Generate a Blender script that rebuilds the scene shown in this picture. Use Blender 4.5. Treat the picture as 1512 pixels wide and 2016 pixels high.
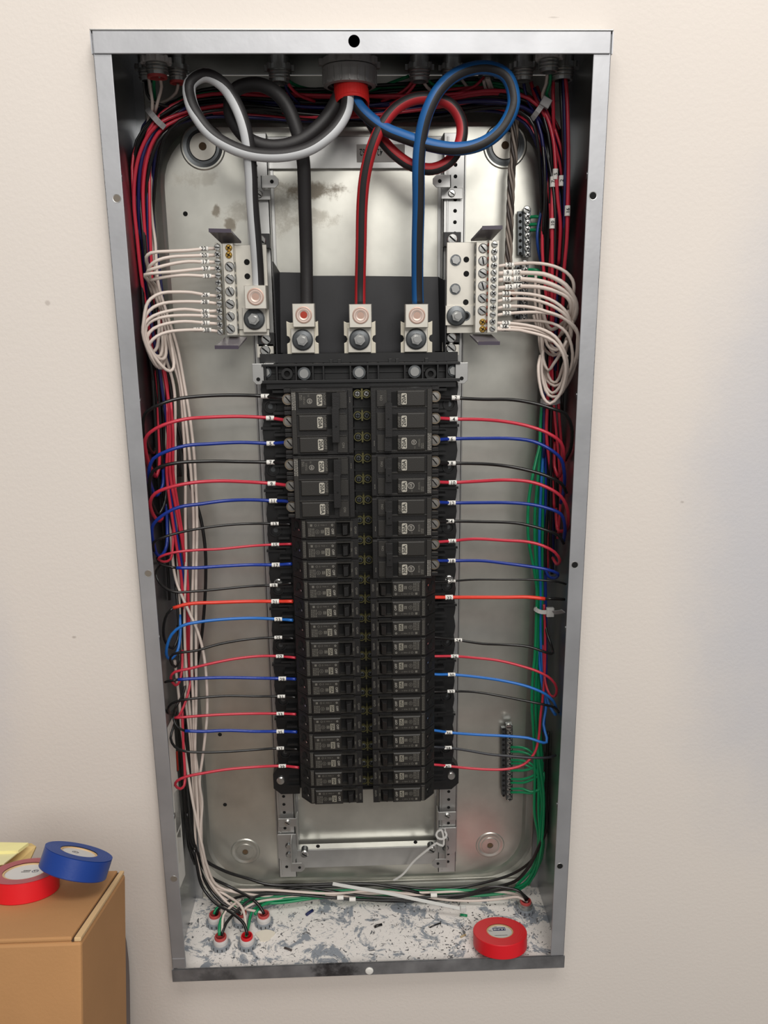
import bpy, bmesh, math, random
from mathutils import Vector, Matrix
random.seed(7)
for o in list(bpy.data.objects): bpy.data.objects.remove(o)
S = bpy.context.scene; COL = S.collection
# ------------------------------------------------------------------ camera
CX, CY, CZ, PIT, YAW, ROL, F = -0.0059068, -0.8920633, 0.8432271, 0.2459589, 0.0338393, 0.0098818, 1614.612
def _rot():
    cy, sy = math.cos(YAW), math.sin(YAW); cp, sp = math.cos(PIT), math.sin(PIT); cr, sr = math.cos(ROL), math.sin(ROL)
    return (Matrix(((cy, sy, 0), (-sy, cy, 0), (0, 0, 1))) @ Matrix(((1, 0, 0), (0, cp, sp), (0, -sp, cp)))
            @ Matrix(((cr, 0, sr), (0, 1, 0), (-sr, 0, cr))))
RC = _rot(); CAM = Vector((CX, CY, CZ))
cd = bpy.data.cameras.new('camera'); cam = bpy.data.objects.new('camera', cd); COL.objects.link(cam)
cd.sensor_fit = 'VERTICAL'; cd.sensor_height = 24; cd.sensor_width = 18; cd.lens = F/2016*24; cd.clip_start = .01
r, f_, u = RC.col[0], RC.col[1], RC.col[2]
cam.matrix_world = Matrix(((r.x, u.x, -f_.x, CX), (r.y, u.y, -f_.y, CY), (r.z, u.z, -f_.z, CZ), (0, 0, 0, 1)))
S.camera = cam
def ray(px, py): return RC @ Vector(((px-756)/F, 1, -(py-1008)/F))
def at(px, py, Y):
    d = ray(px, py); return CAM + d*((Y-CY)/d.y)
def atz(px, py, z):
    d = ray(px, py); return CAM + d*((z-CZ)/d.z)
# ------------------------------------------------------------------ light and exposure
w = bpy.data.worlds.new('world'); S.world = w; w.use_nodes = True
w.node_tree.nodes['Background'].inputs[0].default_value = (1.0, .98, .96, 1)
w.node_tree.nodes['Background'].inputs[1].default_value = .27
def area(name, loc, size, sy, power, color, target):
    l = bpy.data.lights.new(name, 'AREA'); l.shape = 'RECTANGLE'; l.size = size; l.size_y = sy; l.energy = power; l.color = color
    o = bpy.data.objects.new(name, l); COL.objects.link(o); o.location = loc
    o.rotation_euler = (Vector(target)-Vector(loc)).to_track_quat('-Z', 'Y').to_euler(); return o
area('ceiling_light_near', (.15, -1.0, 2.25), 1.4, .6, 17, (1, .96, .91), (.2, -.5, 0))
area('ceiling_light_far', (.5, -2.9, 2.2), 1.6, 1.2, 53, (1, .97, .93), (0, 0, .5))
S.view_settings.view_transform = 'Standard'; S.view_settings.look = 'None'
S.view_settings.exposure = .12; S.view_settings.gamma = 1; S.view_settings.use_curve_mapping = False
# ------------------------------------------------------------------ materials
def lin(c):
    return tuple((v/255/12.92 if v/255 <= .04045 else ((v/255+.055)/1.055)**2.4) for v in c)
def mat(name, rgb, rough=.5, metal=0, noise=None, amt=.25, bump=0, bscale=200, coat=0, spec=.5):
    m = bpy.data.materials.new(name); m.use_nodes = True; nt = m.node_tree; b = nt.nodes['Principled BSDF']
    c = lin(rgb); b.inputs['Base Color'].default_value = (*c, 1); b.inputs['Roughness'].default_value = rough
    b.inputs['Metallic'].default_value = metal; b.inputs['Coat Weight'].default_value = coat
    b.inputs['Specular IOR Level'].default_value = spec
    tc = nt.nodes.new('ShaderNodeTexCoord')
    if noise:
        n = nt.nodes.new('ShaderNodeTexNoise'); n.inputs['Scale'].default_value = noise; n.inputs['Detail'].default_value = 6
        nt.links.new(tc.outputs['Object'], n.inputs['Vector'])
        mr = nt.nodes.new('ShaderNodeMapRange'); mr.inputs['From Min'].default_value = .3; mr.inputs['From Max'].default_value = .7
        mr.inputs['To Min'].default_value = 1-amt; mr.inputs['To Max'].default_value = 1+amt
        nt.links.new(n.outputs['Fac'], mr.inputs['Value'])
        mx = nt.nodes.new('ShaderNodeVectorMath'); mx.operation = 'SCALE'; mx.inputs[0].default_value = c
        nt.links.new(mr.outputs[0], mx.inputs['Scale']); nt.links.new(mx.outputs[0], b.inputs['Base Color'])
    if bump:
        n = nt.nodes.new('ShaderNodeTexNoise'); n.inputs['Scale'].default_value = bscale
        nt.links.new(tc.outputs['Object'], n.inputs['Vector'])
        bp = nt.nodes.new('ShaderNodeBump'); bp.inputs['Strength'].default_value = bump; bp.inputs['Distance'].default_value = .001
        nt.links.new(n.outputs['Fac'], bp.inputs['Height']); nt.links.new(bp.outputs[0], b.inputs['Normal'])
    return m
def blend_spots(m, spots, rgb, rough=None, wobble=.5, nscale=60):
    """stains with a place and shape of their own: spots = [(x, z, rx, rz, strength)] in world metres"""
    nt = m.node_tree; b = nt.nodes['Principled BSDF']; g = nt.nodes.new('ShaderNodeNewGeometry')
    sp = nt.nodes.new('ShaderNodeSeparateXYZ'); nt.links.new(g.outputs['Position'], sp.inputs[0])
    n = nt.nodes.new('ShaderNodeTexNoise'); n.inputs['Scale'].default_value = nscale; n.inputs['Detail'].default_value = 8
    n.inputs['Roughness'].default_value = .7; nt.links.new(g.outputs['Position'], n.inputs['Vector'])
    tot = None
    def ma(op, a, bb=None, c=None):
        x = nt.nodes.new('ShaderNodeMath'); x.operation = op
        for i, v in enumerate((a, bb, c)):
            if v is None: continue
            if isinstance(v, (int, float)): x.inputs[i].default_value = v
            else: nt.links.new(v, x.inputs[i])
        return x.outputs[0]
    for (x, z, rx, rz, st) in spots:
        dx = ma('DIVIDE', ma('SUBTRACT', sp.outputs[0], x), rx); dz = ma('DIVIDE', ma('SUBTRACT', sp.outputs[2], z), rz)
        d = ma('ADD', ma('MULTIPLY', dx, dx), ma('MULTIPLY', dz, dz))
        d = ma('ADD', d, ma('MULTIPLY', ma('SUBTRACT', n.outputs['Fac'], .5), wobble*8))
        mr = nt.nodes.new('ShaderNodeMapRange'); mr.interpolation_type = 'SMOOTHSTEP'
        mr.inputs['From Min'].default_value = 0; mr.inputs['From Max'].default_value = 1.2
        mr.inputs['To Min'].default_value = st; mr.inputs['To Max'].default_value = 0; nt.links.new(d, mr.inputs['Value'])
        tot = mr.outputs[0] if tot is None else ma('MAXIMUM', tot, mr.outputs[0])
    mix = nt.nodes.new('ShaderNodeMix'); mix.data_type = 'RGBA'
    src = b.inputs['Base Color'].links[0].from_socket if b.inputs['Base Color'].links else None
    if src: nt.links.new(src, mix.inputs[6])
    else: mix.inputs[6].default_value = b.inputs['Base Color'].default_value
    mix.inputs[7].default_value = (*lin(rgb), 1); nt.links.new(tot, mix.inputs[0]); nt.links.new(mix.outputs[2], b.inputs['Base Color'])
    if rough is not None:
        m2 = nt.nodes.new('ShaderNodeMapRange'); m2.inputs['To Min'].default_value = b.inputs['Roughness'].default_value
        m2.inputs['To Max'].default_value = rough; nt.links.new(tot, m2.inputs['Value']); nt.links.new(m2.outputs[0], b.inputs['Roughness'])
GALV = mat('galvanised_steel', (176, 178, 180), .3, 1.0, noise=9, amt=.10, bump=.05, bscale=90)
FLANGE = mat('galvanised_flange', (174, 175, 178), .5, .6, noise=14, amt=.12, bump=.08, bscale=160)
PAN = mat('galvanised_back_pan', (212, 211, 202), .32, .82, noise=16, amt=.15, bump=.05, bscale=60)
RAIL = mat('bright_zinc', (190, 190, 188), .38, .85, noise=40, amt=.08)
STEEL = mat('nickel_screw', (215, 215, 212), .22, .95)
DSTEEL = mat('washer_steel', (100, 103, 105), .4, .9)
BRASS = mat('brass', (196, 158, 80), .3, .95)
DBRASS = mat('dull_brass_stab', (112, 108, 74), .45, .7)
ALU = mat('tin_plated_aluminium', (214, 210, 200), .38, .55, noise=50, amt=.06)
COPPER = mat('copper_ring', (184, 154, 140), .45, .4)
RUST = mat('copper_core', (150, 70, 50), .5, .5)
BLK = mat('black_breaker_plastic', (31, 30, 30), .38, bump=.15, bscale=900)
BLKF = mat('breaker_face_plastic', (42, 40, 37), .5, bump=.2, bscale=1200)
BASE = mat('black_bus_base_plastic', (20, 20, 21), .45)
SHEET = mat('black_insulating_sheet', (34, 34, 37), .42, noise=25, amt=.2)
HOLE = mat('dark_hole', (6, 6, 6), .9)
PRINT = mat('pale_print', (160, 156, 148), .6)
DPRINT = mat('dim_print', (104, 101, 94), .6)
INK = mat('black_ink', (22, 22, 22), .6)
WLAB = mat('white_marker', (232, 230, 224), .6)
SHIELD = mat('smoky_clear_plastic', (112, 108, 112), .25)
W_BLACK = mat('black_wire', (24, 23, 23), .28); W_RED = mat('red_wire', (196, 48, 66), .33); W_BLUE = mat('blue_wire', (22, 50, 140), .3)
W_DBLUE = mat('dark_blue_wire', (30, 30, 86), .35)
W_LBLUE = mat('light_blue_wire', (34, 108, 190), .35); W_WHITE = mat('white_wire', (214, 200, 190), .4); W_GREEN = mat('green_wire', (14, 138, 88), .33)
W_ORANGE = mat('red_orange_tape_wrap', (226, 62, 44), .4, bump=.2, bscale=300); W_GREY = mat('grey_black_strand', (140, 128, 118), .4)
W_TBLUE = mat('blue_tape_wrap', (24, 56, 150), .3, bump=.3, bscale=250)
C_BLACK = mat('black_cable_jacket', (34, 32, 33), .55, bump=.1, bscale=300)
C_WHITE = mat('white_cable_stripe', (200, 202, 204), .5); C_RED = mat('red_cable_stripe', (176, 34, 40), .5); C_BLUE = mat('blue_cable_stripe', (18, 88, 150), .5)
TAPE_RED = mat('red_vinyl_tape', (216, 24, 36), .42, bump=.06, bscale=500); TAPE_BLUE = mat('blue_vinyl_tape', (16, 56, 134), .42, bump=.06, bscale=500)
TAPE_PAPER = mat('grey_white_core_label', (205, 203, 200), .55)
TAPE_TOP = mat('matte_roll_edge_red', (190, 26, 40), .6); TAPE_TOP2 = mat('matte_roll_edge_pink', (168, 92, 96), .65); TAPE_TOPB = mat('matte_roll_edge_blue', (40, 70, 140), .6)
CARD = mat('cardboard', (176, 130, 84), .8, noise=12, amt=.06, bump=.15, bscale=400)
CARDE = mat('cardboard_edge', (205, 172, 128), .85); CARDD = mat('cardboard_gap', (66, 44, 30), .9)
NAVY = mat('navy_print', (24, 38, 92), .6)
CONN = mat('grey_conduit_bushing', (150, 148, 146), .5, .3); CONNZ = mat('zinc_locknut', (170, 172, 170), .35, .85); CONNW = mat('white_pvc', (205, 202, 200), .5)
BUSHR = mat('red_bushing', (190, 76, 74), .5)
NYLON = mat('white_nylon_tie', (208, 208, 204), .45); YELLOW = mat('yellow_label', (214, 196, 50), .5); MANILA = mat('manila_folder', (205, 178, 120), .7)
PAPERY = mat('pale_yellow_paper', (232, 224, 160), .8); PURPLE = mat('dark_grey_bin', (112, 100, 98), .6); DARKP = mat('pink_grey_insulator', (120, 104, 118), .5)
# ------------------------------------------------------------------ mesh builder
class MB:
    def __init__(s): s.v = []; s.f = []; s.m = []; s.sm = []
    def add(s, vs, fs, mi=0, smooth=False):
        o = len(s.v); s.v += [tuple(v) for v in vs]
        for f in fs: s.f.append(tuple(i+o for i in f)); s.m.append(mi); s.sm.append(smooth)
        return s
    def box(s, c, d, mi=0, rz=None):
        hx, hy, hz = d[0]/2, d[1]/2, d[2]/2
        vs = [Vector((x*hx, y*hy, z*hz)) for x in (-1, 1) for y in (-1, 1) for z in (-1, 1)]
        if rz is not None: vs = [rz @ v for v in vs]
        c = Vector(c); vs = [v+c for v in vs]
        return s.add(vs, [(0, 1, 3, 2), (4, 6, 7, 5), (0, 4, 5, 1), (2, 3, 7, 6), (0, 2, 6, 4), (1, 5, 7, 3)], mi)
    def b2(s, x0, x1, y0, y1, z0, z1, mi=0): return s.box(((x0+x1)/2, (y0+y1)/2, (z0+z1)/2), (x1-x0, y1-y0, z1-z0), mi)
    def tb(s, x0, x1, y0, y1, z0, z1, ins, mi=0):   # box whose front (y0) face is inset: a bevelled plate
        b = [(x0, z0), (x1, z0), (x1, z1), (x0, z1)]; t = [(x0+ins, z0+ins), (x1-ins, z0+ins), (x1-ins, z1-ins), (x0+ins, z1-ins)]
        ym = y0+ins
        vs = [(x, y1, z) for x, z in b]+[(x, ym, z) for x, z in b]+[(x, y0, z) for x, z in t]
        fs = [(3, 2, 1, 0), (8, 9, 10, 11)]
        for k in (0, 4):
            for i in range(4): fs.append((k+i, k+(i+1) % 4, k+4+(i+1) % 4, k+4+i))
        return s.add(vs, fs, mi)
    def cyl(s, p0, p1, r, seg=16, r1=None, mi=0, cap=True, smooth=True, inner=None):
        p0, p1 = Vector(p0), Vector(p1); r1 = r if r1 is None else r1
        d = (p1-p0).normalized(); a = d.orthogonal().normalized(); b = d.cross(a)
        ring = lambda p, rr: [p+a*math.cos(t)*rr+b*math.sin(t)*rr for t in [2*math.pi*i/seg for i in range(seg)]]
        s.add(ring(p0, r)+ring(p1, r1), [(i, (i+1) % seg, seg+(i+1) % seg, seg+i) for i in range(seg)], mi, smooth)
        if cap:
            s.add(ring(p0, r), [tuple(range(seg))[::-1]], mi); s.add(ring(p1, r1), [tuple(range(seg))], mi)
        return s
    def lathe(s, p, axis, prof, seg=24, mi=0, smooth=False, mis=None, flat_ax=None):   # prof = [(radius, height along axis)]
        p = Vector(p); d = Vector(axis).normalized(); a = d.orthogonal().normalized(); b = d.cross(a)
        for k in range(len(prof)-1):
            (r0, h0), (r1, h1) = prof[k], prof[k+1]
            vs = [p+d*h+a*math.cos(2*math.pi*i/seg)*rr+b*math.sin(2*math.pi*i/seg)*rr for rr, h in ((r0, h0), (r1, h1)) for i in range(seg)]
            s.add(vs, [(i, (i+1) % seg, seg+(i+1) % seg, seg+i) for i in range(seg)], mis[k] if mis else mi, smooth)
        return s
    def disc(s, p, r, mi=0, seg=16, n=(0, -1, 0)):
        p = Vector(p); d = Vector(n).normalized(); a = d.orthogonal().normalized(); b = d.cross(a)
        return s.add([p+a*math.cos(2*math.pi*i/seg)*r+b*math.sin(2*math.pi*i/seg)*r for i in range(seg)], [tuple(range(seg))], mi)
    def poly(s, pts, y0, y1, mi=0):                # pts (x, z) anticlockwise seen from the front, extruded in Y
        n = len(pts); vs = [(x, y0, z) for x, z in pts]+[(x, y1, z) for x, z in pts]
        s.add(vs, [tuple(range(n)), tuple(range(2*n-1, n-1, -1))]+[(i, i+n, (i+1) % n+n, (i+1) % n) for i in range(n)], mi); return s
    def prof_z(s, pts, z0, z1, mi=0):              # pts (x, y), extruded in Z
        n = len(pts); vs = [(x, y, z0) for x, y in pts]+[(x, y, z1) for x, y in pts]
        s.add(vs, [tuple(range(n))[::-1], tuple(range(n, 2*n))]+[(i, (i+1) % n, (i+1) % n+n, i+n) for i in range(n)], mi); return s
    def text(s, t, p, size, ang=0, mi=0, bold=0, n=None, sx=1):
        vs, fs = glyphs(t); c, sn = math.cos(ang), math.sin(ang); p = Vector(p)
        if n is None: X, Z = Vector((1, 0, 0)), Vector((0, 0, 1))
        else: X, Z = n
        out = []
        for x, y in vs:
            x, y = x*size*sx, y*size; out.append(p+X*(x*c-y*sn)+Z*(x*sn+y*c))
        return s.add(out, fs, mi)
    def strokes(s, p, w, h, rows, mi, rng, vertical=True):   # tiny lines of small print
        for i in range(rows):
            k = 0
            while k < h:
                L = rng.uniform(.0006, .003); L = min(L, h-k)
                if vertical: x = p[0]+(i+.5)*w/rows; s.b2(x-w/rows*.22, x+w/rows*.22, p[1]-.0001, p[1], p[2]-k-L, p[2]-k, mi)
                else: z = p[2]-(i+.5)*w/rows; s.b2(p[0]+k, p[0]+k+L, p[1]-.0001, p[1], z-w/rows*.22, z+w/rows*.22, mi)
                k += L+.0005
        return s
    def tube(s, pts, r, seg=8, mi=0, stripe=None):
        n = len(pts); rings = []
        for i in range(n):
            t = (pts[min(i+1, n-1)]-pts[max(i-1, 0)]).normalized()
            ref = Vector((0, -1, 0)); N = ref-t*ref.dot(t)
            if N.length < .15: N = Vector((0, 0, 1))-t*t.z
            N.normalize()
            if i and N.dot(PN) < -.2: N = -N
            PN = N; B = t.cross(N)
            a0 = math.radians(stripe(i/(n-1))[0]) if stripe else 0
            rings.append([pts[i]+(N*math.cos(a)+B*math.sin(a))*(r[i] if isinstance(r, list) else r) for a in [2*math.pi*(k+.5)/seg+a0 for k in range(seg)]])
        o = len(s.v); s.v += [tuple(v) for R_ in rings for v in R_]
        for i in range(n-1):
            for k in range(seg):
                s.f.append((o+i*seg+k, o+(i+1)*seg+k, o+(i+1)*seg+(k+1) % seg, o+i*seg+(k+1) % seg)); s.sm.append(True)
                m_ = mi
                if stripe:
                    hw = stripe(0)[1]; a = 360*(k+1)/seg; d = abs((a+180) % 360-180); m_ = 1 if d < hw else 0
                s.m.append(m_)
        s.f.append(tuple(o+k for k in range(seg))); s.m.append(mi); s.sm.append(False)
        s.f.append(tuple(o+(n-1)*seg+k for k in range(seg))[::-1]); s.m.append(mi); s.sm.append(False)
        return s
    def xf(s, M, start=0):
        s.v[start:] = [tuple(M @ Vector(v)) for v in s.v[start:]]; return s
    def build(s, name, mats, parent=None, bevel=0, origin=None, **props):
        me = bpy.data.meshes.new(name)
        vs = s.v if origin is None else [tuple(Vector(v)-Vector(origin)) for v in s.v]
        me.from_pydata(vs, [], s.f)
        for m in (mats if isinstance(mats, (list, tuple)) else [mats]): me.materials.append(m)
        me.polygons.foreach_set('material_index', s.m); me.polygons.foreach_set('use_smooth', s.sm)
        bm = bmesh.new(); bm.from_mesh(me); bmesh.ops.recalc_face_normals(bm, faces=[f for f in bm.faces if not f.smooth or True]) if props.pop('fix', True) else None
        bm.to_mesh(me); bm.free(); me.update()
        o = bpy.data.objects.new(name, me); COL.objects.link(o)
        if origin is not None: o.location = origin
        if parent:
            o.parent = parent; pl = parent_loc(parent)
            if origin is None: o.location = -pl
            else: o.location = Vector(origin)-pl
        if bevel:
            b = o.modifiers.new('bevel', 'BEVEL'); b.width = bevel; b.segments = 2; b.limit_method = 'ANGLE'; b.angle_limit = .7
        for k, v in props.items(): o[k] = v
        return o
def parent_loc(o):
    p = Vector(o.location)
    while o.parent: o = o.parent; p += Vector(o.location)
    return p
_gl = {}
def glyphs(t):
    if t in _gl: return _gl[t]
    cu = bpy.data.curves.new('t', 'FONT'); cu.body = t; cu.align_x = 'CENTER'; cu.align_y = 'CENTER'; cu.size = 1; cu.resolution_u = 2; cu.offset = .012
    o = bpy.data.objects.new('t', cu); me = bpy.data.meshes.new_from_object(o)
    vs = [(v.co.x, v.co.y) for v in me.vertices]; fs = [tuple(p.vertices) for p in me.polygons]
    bpy.data.objects.remove(o); bpy.data.meshes.remove(me); bpy.data.curves.remove(cu)
    _gl[t] = (vs, fs); return _gl[t]
def tag(o, label, cat, group=None, kind=None):
    o['label'] = label; o['category'] = cat
    if group: o['group'] = group
    if kind: o['kind'] = kind
    return o
def thing(name, label, cat, loc, group=None):
    o = bpy.data.objects.new(name, None); o.empty_display_size = .01; COL.objects.link(o); o.location = loc
    return tag(o, label, cat, group)
def spline(P, step=.006):
    out = []
    n = len(P)
    for i in range(n-1):
        a, b, c, d = P[max(i-1, 0)], P[i], P[i+1], P[min(i+2, n-1)]
        L = (c-b).length; k = max(2, min(14, int(L/step)))
        t0, t1, t2 = max((b-a).length, 1e-4)**.5, max(L, 1e-4)**.5, max((d-c).length, 1e-4)**.5
        m1 = ((b-a)/t0-(c-a)/(t0+t1)+(c-b)/t1)*t1 if a is not b else (c-b)
        m2 = ((c-b)/t1-(d-b)/(t1+t2)+(d-c)/t2)*t1 if d is not c else (c-b)
        if a is b or i == 0: m1 = (c-b)
        if i == n-2: m2 = (c-b)
        for j in range(k):
            t = j/k; t2_, t3 = t*t, t*t*t
            out.append(b*(2*t3-3*t2_+1)+m1*(t3-2*t2_+t)+c*(-2*t3+3*t2_)+m2*(t3-t2_))
    out.append(P[-1]); return out
def clampP(p, r=.002):
    p.x = min(max(p.x, -.2515+r), .2515-r); p.y = min(p.y, .1345-r); p.z = min(max(p.z, .0045+r), 1.098-r); return p
def wpath(pts, Y0=.08, r=.002, step=.006):
    P = []; y = Y0
    for q_ in pts:
        if len(q_) > 2: y = q_[2]
        P.append(clampP(at(q_[0], q_[1], y), r))
    return spline(P, step)
# ------------------------------------------------------------------ setting: wall and floor
D = .1484; H = 1.1032; HW = .254; PW = .018      # PW = how far the box stands proud of the wall
wm = mat('painted_drywall', (226, 218, 210), .75, noise=3, amt=.015, bump=.25, bscale=220)
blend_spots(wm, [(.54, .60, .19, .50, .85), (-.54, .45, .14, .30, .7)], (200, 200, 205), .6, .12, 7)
blend_spots(wm, [(-.39, .915, .004, .003, .6), (.20, 1.122, .006, .001, .3), (.37, .62, .003, .002, .5), (-.34, .47, .003, .002, .5), (-.33, .85, .003, .003, .4)], (150, 138, 128), None, .3, 90)
m = MB()
X0, X1, Z0, Z1 = -1.6, 1.6, -.75, 1.9
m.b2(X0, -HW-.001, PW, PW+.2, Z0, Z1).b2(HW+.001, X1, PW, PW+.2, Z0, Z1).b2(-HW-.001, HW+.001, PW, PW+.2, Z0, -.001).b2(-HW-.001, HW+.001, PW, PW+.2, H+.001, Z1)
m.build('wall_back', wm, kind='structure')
m = MB(); m.b2(X0, X1, -4.5, PW+.2, Z0-.05, Z0); m.build('floor', mat('grey_floor_tile', (92, 86, 82), .5, noise=5, amt=.1), kind='structure')
# ------------------------------------------------------------------ the enclosure
enc = thing('electrical_panel_box', 'tall galvanised steel panel box with open front set into the beige wall', 'electrical panel', (0, .07, 0))
floor_m = mat('paint_spattered_steel', (236, 232, 228), .7, bump=.3, bscale=300)
nt = floor_m.node_tree; b = nt.nodes['Principled BSDF']; tc = nt.nodes.new('ShaderNodeTexCoord')
def nz(scale, det, dist=0, rgh=.6):
    n = nt.nodes.new('ShaderNodeTexNoise'); n.inputs['Scale'].default_value = scale; n.inputs['Detail'].default_value = det
    n.inputs['Distortion'].default_value = dist; n.inputs['Roughness'].default_value = rgh; nt.links.new(tc.outputs['Object'], n.inputs['Vector']); return n
def ramp(src, a, bb):
    r_ = nt.nodes.new('ShaderNodeMapRange'); r_.inputs['From Min'].default_value = a; r_.inputs['From Max'].default_value = bb; nt.links.new(src, r_.inputs['Value']); return r_.outputs[0]
def mixc(fac, A, Bc):
    x = nt.nodes.new('ShaderNodeMix'); x.data_type = 'RGBA'; nt.links.new(fac, x.inputs[0])
    for sck, v in ((x.inputs[6], A), (x.inputs[7], Bc)):
        if isinstance(v, tuple): sck.default_value = (*lin(v), 1)
        else: nt.links.new(v, sck)
    return x.outputs[2]
c1 = mixc(ramp(nz(28, 9, .6, .75).outputs[0], .515, .56), (238, 233, 228), (146, 152, 160))
c2 = mixc(ramp(nz(75, 6, 2.5, .6).outputs[0], .60, .63), c1, (104, 104, 106))
c3 = mixc(ramp(nz(170, 4, 2, .6).outputs[0], .66, .68), c2, (40, 38, 38))
nt.links.new(c3, b.inputs['Base Color'])
T = .0015
m = MB(); m.b2(-HW, HW, 0, D, 0, .003); m.build('bottom_wall', floor_m, enc, label='floor of the box, spattered with white paint over grey steel')
m = MB(); m.b2(-HW, HW, 0, D, H-T, H); m.build('top_wall', GALV, enc)
for sx in (-1, 1):
    m = MB(); x = sx*HW; m.b2(min(x, x-sx*T), max(x, x-sx*T), 0, D, 0, H)
    m.b2(min(x-sx*T, x-sx*.012), max(x-sx*T, x-sx*.012), D-T-.001, D-.001, 0, H)
    for zz in (.98, .74, .45, .2): m.cyl((x-sx*T, .06, zz), (x-sx*.003, .06, zz), .004, 12)
    m.build('side_wall', GALV, enc)
# back: flat rim and raised rounded pan
m = MB()
def rrect(x0, x1, z0, z1, r, y, n=8):
    out = []
    for cx, cz, a0 in ((x1-r, z1-r, 0), (x0+r, z1-r, 90), (x0+r, z0+r, 180), (x1-r, z0+r, 270)):
        for i in range(n+1):
            a = math.radians(a0+90*i/n); out.append((cx+r*math.cos(a), y, cz+r*math.sin(a)))
    return out
blend_spots(PAN, [(-.055, .975, .045, .012, .75), (-.10, .955, .035, .03, .35), (-.05, .945, .03, .012, .4), (-.165, .955, .006, .008, .7), (-.15, .94, .007, .009, .7), (-.135, .952, .03, .012, .35), (-.19, .99, .035, .01, .3)], (112, 98, 78), .6, .55, 70)
rims = [rrect(-HW+.0016, HW-.0016, .003, H-.002, .002, D), rrect(-.243, .243, .018, 1.066, .07, D), rrect(-.239, .239, .023, 1.061, .069, D-.0012), rrect(-.229, .229, .033, 1.05, .066, D-.0075), rrect(-.224, .224, .038, 1.045, .064, D-.009)]
for i in range(len(rims)-1):
    n = len(rims[i]); m.add(rims[i]+rims[i+1], [(k, (k+1) % n, n+(k+1) % n, n+k) for k in range(n)], 0, i > 0)
m.add(rims[-1], [tuple(range(len(rims[-1])))], 0)
PY = D-.009
m.build('back_panel', PAN, enc)
for (x, z) in ((-.1767, 1.0245), (.1752, 1.0245), (-.1752, .085), (.1782, .083)):
    m = MB(); top = z > .5
    k = 1.0 if top else .8
    m.lathe((x, PY, z), (0, -1, 0), [(.0262*k, -.0001), (.0245*k, .0012), (.0228*k, .0012), (.0190*k, -.006 if False else .0003), (.0160*k, .0004), (.0150*k, .0016), (.0045, .0018), (.0045, .001)], 40, mis=[0, 0, 0 if not top else 1, 1, 1, 2, 2], smooth=True)
    m.disc((x, PY-.0012, z), .0050 if top else .0038, 3, 16); m.build('mounting_dimple', [PAN, DSTEEL if top else PAN, ALU if top else PAN, mat('dimple_hole_brown', (92, 72, 50), .8)], enc)  # upper dimples: recess shade painted as a darker ring around a lighter disc
for px, py in ((365, 421), (433, 1446), (443, 1584)):
    m = MB(); p = at(px, py, PY); m.disc((p.x, PY-.0003, p.z), .0028, 0); m.build('small_hole', HOLE, enc)
# flanges
FL = .0175
for sx in (-1, 1):
    m = MB(); a, bb = sorted((sx*HW, sx*(HW-FL))); m.b2(a, bb, -T, 0, .0195 if sx < 0 else .0175, H-.0185)
    a, bb = sorted((sx*HW, sx*(HW-T))); m.b2(a, bb, -T, PW, .0, H-.0185)
    fl = m.build('side_flange', FLANGE, enc, bevel=.0006, label='left front flange of the box' if sx < 0 else 'right front flange of the box')
    for z in ((.9514, .5527, .1526) if sx < 0 else (.9514, .5527, .1526)):
        k = MB(); k.disc((sx*(HW-.0111), -T-.0002, z), .0036, 0, 20).lathe((sx*(HW-.0111), -T, z), (0, -1, 0), [(.0036, .0002), (.0042, .0003), (.0044, 0)], 20, mi=1)
        k.build('screw_hole', [mat('hole_showing_wall', (118, 110, 100), .8) if sx < 0 else HOLE, RAIL], fl)
m = MB(); m.b2(-HW+.0010, HW-.0012, -.0032, -T, H-.0200, H+.0005)
fl = m.build('top_flange', FLANGE, enc, bevel=.0008)
m = MB(); m.b2(-HW-.001, HW+.001, -.0040, PW, H+.0002, H+.0018); m.build('top_fold_highlight', RAIL, enc, bevel=.0007)  # lighter strip along the fold: its highlight is put into the colour
for sx in (-1, 1): m = MB(); m.b2(*sorted((sx*HW, sx*(HW+.0012))), -.0028, PW, H-.0200, H); m.build('end_tab', FLANGE, enc)
m = MB(); m.b2(-HW+.0008, -HW+.0168, -.0022, -T, .0195, .0340); m.build('corner_tab', FLANGE, enc, bevel=.0004)
k = MB(); k.disc((-.0005, -.0032, 1.0944), .0057, 0, 24); k.build('screw_hole', HOLE, fl)
dirty = mat('grimy_bottom_flange', (140, 140, 142), .5, .6, noise=30, amt=.35)
blend_spots(dirty, [(-.045, .006, .03, .02, .8), (-.2, .0, .03, .02, .4)], (40, 34, 34), .7, .4, 60)
m = MB(); m.b2(-HW-.001, HW+.001, -.003, -T, -.001, .0175).b2(-HW-.001, HW+.001, -T, .012, -.001, 0).b2(-HW, HW, -.003, 0, .0165, .0175)
fl = m.build('bottom_flange', dirty, enc, bevel=.0006)
k = MB(); k.lathe((-.0008, -.003, .0058), (0, -1, 0), [(.0052, 0), (.0052, .001), (.004, .002), (.0001, .0024)], 20, smooth=True)
k.build('cover_screw', WLAB, fl, label='cover screw head coated with white paint')
# knock-out slots near the top and bottom of the back, and the two lips
m = MB(); m.b2(-.238, .238, D-.004, D-.002, H-.030, H-.0288); m.build('end_lip', RAIL, enc)
m = MB(); m.b2(-.238, .238, D-.012, D-.002, .0175, .0187); m.build('end_lip', RAIL, enc)
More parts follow.
